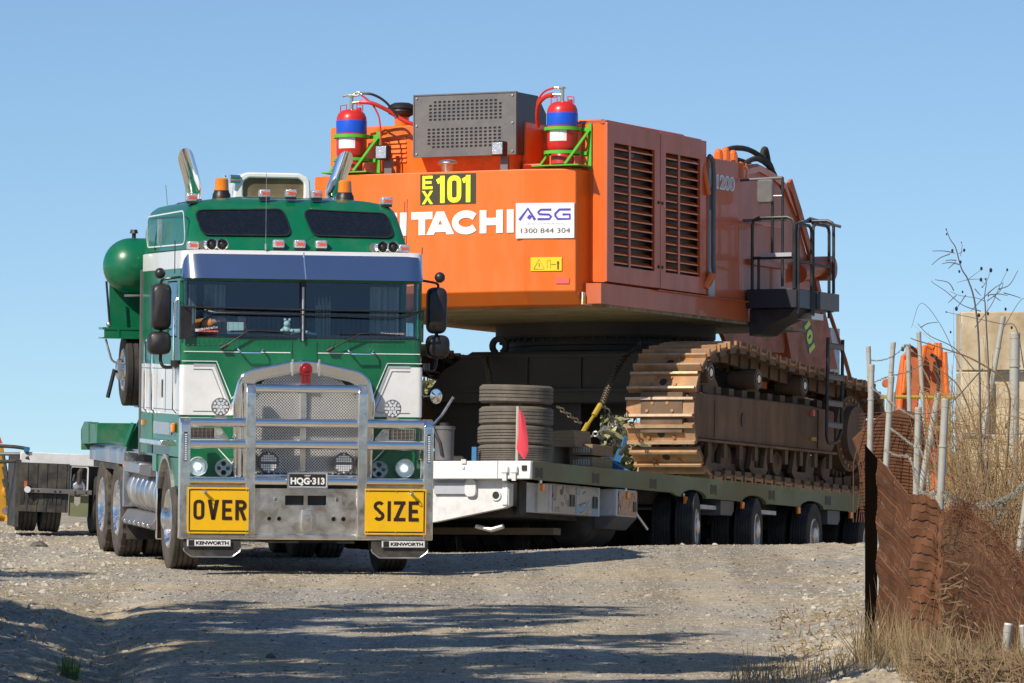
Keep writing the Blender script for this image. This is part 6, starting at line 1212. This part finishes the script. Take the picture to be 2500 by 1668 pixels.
b.obj('wire_strands','mesh',FN,kind='stuff',smooth=0)
for k in range(30):
    b=B(); b.tube([(p.x-FO_.x+.012*math.sin(k*5*.23+u*2),p.y-FO_.y-.045+0.015*math.sin(u*5+k*.25),p.z-k*.058-.005*math.sin(u*7+k*.65)-FO_.z) for u in np.linspace(1,6.3,50) for p in(top_at(u),)],.0038,4,caps=False); b.obj('ridge_wire','seam' if k%4 else 'meshl',FN,smooth=0)
# ragged rolled band on the right part
b=B(); rr=random.Random(5)
for (u0,u1,w) in((7.4,8.2,.04),(8.6,11,.07)):
    for k in range(110):
        u=rr.uniform(u0,u1); p=top_at(u)-FO_; a=Vector((rr.gauss(0,1),rr.gauss(0,.6),rr.gauss(0,1))).normalized()*rr.uniform(.04,.12); c=Vector((p.x+rr.gauss(0,w*.5),p.y-.05+rr.gauss(0,.02),p.z+rr.gauss(-.02,w))); b.tube([c-a,c+Vector((rr.gauss(0,.02),0,rr.gauss(0,.02))),c+a],.0022,3,caps=False)
b.obj('frayed_wire','mesh',FN,kind='stuff',smooth=0)
# far rusty mesh heap behind the posts
o=thing('mesh_heap','heap of rusty mesh bulging behind the leftmost posts','mesh pile',tuple(wp(2170,1130,62)))
pl=[(2084,1072),(2118,1040),(2160,1008),(2200,1000),(2250,1010),(2262,1100),(2262,1290),(2120,1290),(2108,1130)]; s=62/15000
pp=[((a-2170)*s,(1130-c)*s) for a,c in pl]
B().prism(pp,'y',0,.3).obj('mesh_bulk','mesh',o,fix=True)
b=B()
for k in range(26):
    x0=-.36+k*.028; b.tube([(x0,-.02,-.6),(x0+.08*math.sin(k),-.03,0),(x0+.12,-.03,.45+.03*math.sin(k*2))],.004,3,caps=False)
for k in range(30): z=-.5+k*.034; b.tube([(-.3,-.03,z),(0,-.05,z+.03),(.4,-.03,z-.04)],.004,3,caps=False)
b.obj('mesh_wires','mesh',o,kind='stuff',smooth=0)
# barbed wire
def barb(pts,lb,fuzz=6,r=.0035):
    P=bez([wp(*p) for p in pts],8); b=B(); b.tube([p for p in P],r,4,caps=False); b.tube([p+Vector((0,.01,.008*math.sin(i*1.9))) for i,p in enumerate(P)],r,4,caps=False); rr=random.Random(len(P))
    for i,p in enumerate(P[::1]):
        for _ in range(fuzz):
            q_=P[min(i+1,len(P)-1)]; c=p.lerp(q_,rr.random()); a=Vector((rr.gauss(0,1),rr.gauss(0,1),rr.gauss(0,1))).normalized()*rr.uniform(.008,.024); b.tube([c-a,c+a],.0018,3,caps=False)
    o=b.obj('barbed_wire','barb',smooth=0); tag(o,lb,'wire','strands of barbed wire'); return o
barb([(2125,880,69),(2150,880,69),(2180,870,70),(2215,842,74)],'topmost barbed strand between the far posts',2); barb([(2130,935,62),(2155,925,62),(2175,918,60),(2215,908,70),(2255,890,76)],'barbed strand at mid height of the far posts',3)
barb([(2125,945,60),(2165,975,58),(2200,1000,56),(2225,1015,54),(2250,1018,53)],'barbed strand sagging from the left post to the thick post',4); barb([(2172,1045,58),(2200,1065,56),(2225,1085,54),(2244,1090,53),(2275,1180,50),(2290,1206,48)],'barbed strand falling behind the tilted post',6)
barb([(2160,1100,56),(2190,1112,54),(2222,1120,52),(2240,1190,48),(2262,1205,46),(2300,1202,44)],'fuzzy barbed strand lying along the mesh top',9); barb([(2300,1202,43.5),(2340,1218,43.5),(2380,1232,43.5),(2440,1222,43),(2480,1200,42.5),(2505,1178,42)],'thick tangled barbed strand in front of the scrub',14)
barb([(2300,1205,43.5),(2345,1242,43.3),(2390,1240,43.2),(2450,1225,43),(2500,1190,42.5)],'lower tangled barbed strand in front of the scrub',14); barb([(2450,1228,43),(2445,1250,43),(2432,1275,43),(2424,1292,43)],'loose barbed end hanging down right of centre',14,.003); barb([(2262,960,57),(2270,1010,57),(2280,1100,55),(2288,1200,48)],'single barbed strand dropping past the tilted post',2)
# dry shrubs
def shrub(lab,base,h,spread,n,seed,lean=(0,0),m='twig',thick=.010,sub=5,name='dry_shrub'):
    rr=random.Random(seed); t=thing(name,lab,'shrub',tuple(base)); b=B(); b2=B()
    for i in range(n):
        a=rr.uniform(0,6.28); p=Vector((rr.gauss(0,.08),rr.gauss(0,.12),0)); d=Vector((math.cos(a)*spread*rr.random()+lean[0],math.sin(a)*spread*.7*rr.random()+lean[1],1)).normalized(); L_=h*rr.uniform(.5,1.05); pts=[p]; k=7
        for j in range(k): d=(d+Vector((rr.gauss(0,.13),rr.gauss(0,.10),rr.gauss(-.02,.06)))).normalized(); pts.append(pts[-1]+d*L_/k)
        th=thick*rr.uniform(.5,1)
        if min(v.x for v in pts)+base[0]<.0645*base[1]: continue
        b.tube(pts,[th*(1-.8*j/k) for j in range(k+1)],4,caps=False)
        for _ in range(sub):
            j=rr.randrange(1,k); q_=pts[j].copy(); e=Vector((rr.gauss(0,1),rr.gauss(0,.7),rr.uniform(-.2,1))).normalized(); l2=h*rr.uniform(.06,.2); pq=[q_]
            for __ in range(4): e=(e+Vector((rr.gauss(0,.25),rr.gauss(0,.2),rr.gauss(0,.2)))).normalized(); pq.append(pq[-1]+e*l2/4)
            if min(v.x for v in pq)+base[0]<.0635*base[1]: continue
            b2.tube(pq,[th*.45,th*.4,th*.3,th*.25,th*.15],3,caps=False)
    b.obj('stems',m,t,smooth=0,kind='stuff'); b2.obj('twigs',m,t,kind='stuff',smooth=0); return t
for i,(px,Y,h,sp,n,sd,lb) in enumerate([(2370,50,2.0,.25,60,1,'dense dry bush beside the wall corner'),(2410,48,1.9,.35,60,2,'tangled dry bush in front of the concrete wall'),(2460,47,2.1,.3,60,3,'tall dry bush at the right edge'),(2330,47,1.25,.25,44,4,'low dry bush between the thick post and the wall'),(2350,44,1.0,.6,50,5,'matted dry bush right behind the thin mesh'),(2425,43.5,1.1,.6,60,6,'matted dry bush low at the right behind the mesh'),(2480,43,1.2,.5,40,7,'dry bush in the bottom right corner'),(2390,55,2.4,.3,36,8,'loose dry bush behind the others, reaching over the wall top')]):
    x=(px-1250)/15000*Y; shrub(lb,(x,Y,gp(x,Y)),h,sp,n,sd,lean=(rr.uniform(-.15,.1),0))
for i,(px,Y,h,sp,n,sd,lb) in enumerate([(2352,52,2.3,.22,32,21,'yellow brown vine climbing the slim stained post'),(2400,51,2.55,.25,34,22,'yellow brown vine hanging over the face of the concrete wall'),(2440,50,2.4,.3,34,23,'thick yellow brown vine between the slanting and the white post'),(2490,50,2.5,.3,32,24,'yellow brown vine at the right edge beside the white post')]):
    x=(px-1250)/15000*Y; shrub(lb,(x,Y,gp(x,Y)),h,sp,n,sd,m='vine',thick=.007,sub=13,name='dry_vine')
# ground litter filling the scrub
Mt['litter']=mat('dry_litter',(.20,.13,.07),.85,var=.5,vscale=6)
r_=np.random.default_rng(9)
def litter(name,n,px,Yr,zr,size,m,lab,cat,kind='stuff',vert=False,seed=1,xs=None):
    r=np.random.default_rng(seed); Y=r.uniform(*Yr,n); X_=(r.uniform(*px,n)-1250)/15000*Y; zz=gz(X_,Y)+r.uniform(*zr,n)**1.0*1.0
    P=np.stack([X_,Y,zz],1); a=r.normal(size=(n,3))*(np.array([.25,.2,1]) if vert else np.array([1,.8,.7])); 
    if vert: a[:,2]=np.abs(a[:,2])+.5
    a/=np.linalg.norm(a,axis=1)[:,None]; s=size*r.uniform(.5,1.4,n)[:,None]; w=np.cross(a,np.array([[0,1,0]])); w/=np.linalg.norm(w,axis=1)[:,None]; th=.0028 if vert else .006
    bend=r.normal(size=(n,3))*s*.18
    V=np.stack([P-w*th,P+w*th,P+a*s*.55+bend*.5+w*th*.7,P+a*s+bend,P+a*s*.55+bend*.5-w*th*.7],1).reshape(-1,3); k=np.arange(n)*5; F=np.stack([k,k+1,k+2,k+3,k+4],1)
    o=npmesh(name,V,F,m,False); o['kind']='stuff'; tag(o,lab,cat); return o
litter('dry_litter',9000,(2290,2560),(42,60),(0,.75),.10,'litter','brown leaf and twig litter caught in the scrub behind the mesh','litter',seed=3)
litter('dry_grass',420,(1780,2330),(41,43.0),(0,.02),.17,'straw','pale dry grass tufts along the foot of the mesh fence','grass',vert=True,seed=4)
litter('dry_grass',330,(2090,2300),(42.0,43.4),(0,.03),.36,'straw','taller dry grass growing up against the mesh','grass',vert=True,seed=5)
litter('dry_grass',700,(1880,2110),(43.5,54),(0,.01),.06,'straw','short straw scattered on the right verge','grass',seed=6)
litter('dry_grass',260,(-60,330),(41,56),(0,.01),.055,'straw','short straw scattered on the left bank','grass',seed=7)
litter('green_grass',160,(150,190),(43.2,43.8),(0,.01),.12,'grassg','small green grass tuft in the drain on the left','grass',vert=True,seed=8)
litter('dry_litter',2600,(2230,2560),(38.5,42),(0,.18),.12,'litter','brown dead weeds filling the bottom right corner before the mesh','litter',seed=13)
litter('dry_grass',500,(2200,2560),(38.5,41.5),(0,.02),.3,'straw','dry grass stalks in the bottom right corner','grass',vert=True,seed=14)
# tall weed with long leaves and seed heads against the sky
tw=thing('tall_weed','tall wispy weed with narrow leaves reaching above the concrete wall','weed',tuple(wp(2400,1400,50))); o_=tw.location.copy()
def W2(px,py,y=50): return wp(px,py,y)-o_
def sp(pts,r0,r1,m='twiggrey',n=5):
    P=bez([W2(*p) for p in pts],n); return B().tube(P,[r0+(r1-r0)*i/(len(P)-1) for i in range(len(P))],4,caps=False)
ST=[([(2410,1400),(2395,1100),(2390,850),(2380,740),(2363,683),(2347,655),(2333,605),(2320,585),(2310,560)],.010,.0025),([(2400,1300),(2415,1000),(2406,760),(2403,730),(2408,690),(2402,680)],.008,.002),([(2470,1420),(2455,1200),(2462,1050),(2458,940),(2380,880),(2300,850),(2240,832),(2222,825)],.012,.003),([(2430,1300),(2400,1120),(2350,960),(2290,900),(2230,860)],.009,.003),([(2380,800),(2420,745),(2440,700),(2459,660)],.004,.0015),([(2410,735),(2440,712),(2450,690)],.004,.002),([(2395,760),(2350,745),(2310,712),(2277,690),(2276,685)],.004,.0015),([(2402,735),(2385,728),(2345,722),(2320,712)],.003,.0015),([(2363,683),(2380,670),(2396,658)],.0025,.0015),([(2363,683),(2390,682),(2402,692)],.0025,.0015),([(2363,683),(2335,690)],.0025,.0015),([(2400,700),(2412,680),(2418,660)],.003,.0015),([(2345,625),(2349,600),(2347,592)],.0025,.0012),([(2340,620),(2355,611)],.0025,.0012),([(2380,905),(2330,850),(2270,820),(2240,790)],.005,.002),([(2500,900),(2480,800),(2440,790),(2310,762)],.005,.002),([(2450,800),(2490,735),(2510,730)],.003,.002),([(2400,900),(2300,1000),(2200,1010)],.006,.002),([(2345,900),(2300,800),(2250,740),(2225,800)],.003,.0015)]
for k,(pts,a,c) in enumerate(ST): sp(pts,a,c,n=5).obj('stem','twig' if k in(2,3) else 'twiggrey',tw,smooth=0)
LV=[[(2330,618),(2305,613),(2276,613)],[(2320,620),(2295,630),(2275,647)],[(2335,636),(2320,635),(2308,637)],[(2342,646),(2320,641),(2300,644)],[(2333,640),(2315,656)],[(2329,710),(2315,690),(2283,683)],[(2335,721),(2325,730),(2315,740)],[(2358,720),(2348,735),(2338,750)],[(2412,716),(2430,702),(2448,691)],[(2415,720),(2440,718),(2460,722)],[(2440,706),(2465,695),(2485,661)],[(2450,715),(2475,722),(2492,728)],[(2380,705),(2388,715),(2395,722)],[(2425,722),(2436,730),(2443,735)],[(2247,800),(2265,790),(2290,787)],[(2420,710),(2400,728),(2384,745),(2370,760)]]
for pts in LV: sp(pts,.0045,.0025,n=4).obj('leaf','twiggrey',tw,smooth=0)
rr=random.Random(3)
for px,py,r in((2325,612,9),(2354,611,9),(2345,640,9),(2342,663,8),(2396,656,10),(2419,660,12),(2459,659,8),(2395,683,11),(2335,754,12),(2310,560,5),(2311,572,6),(2347,592,4),(2407,681,6),(2398,701,5),(2350,713,7),(2440,706,5),(2413,722,6),(2455,755,9),(2321,811,7),(2310,762,5),(2412,766,9),(2390,770,11),(2470,800,9)):
    c=W2(px,py); B().ball(tuple(c),r*.0011,6,4,(1,.8,1.5)).obj('seed_head','txt',tw,smooth=0)
o=B().box(-.05,.05,-.04,.04,0,.012,Matrix.Rotation(.5,4,'Y')).obj('litter_scrap','exblue'); y=43.3; x=(2000-1250)/15000*y; o.location=(x,y,gp(x,y)+.01); tag(o,'scrap of blue plastic lying in the grass at the bottom right','litter')
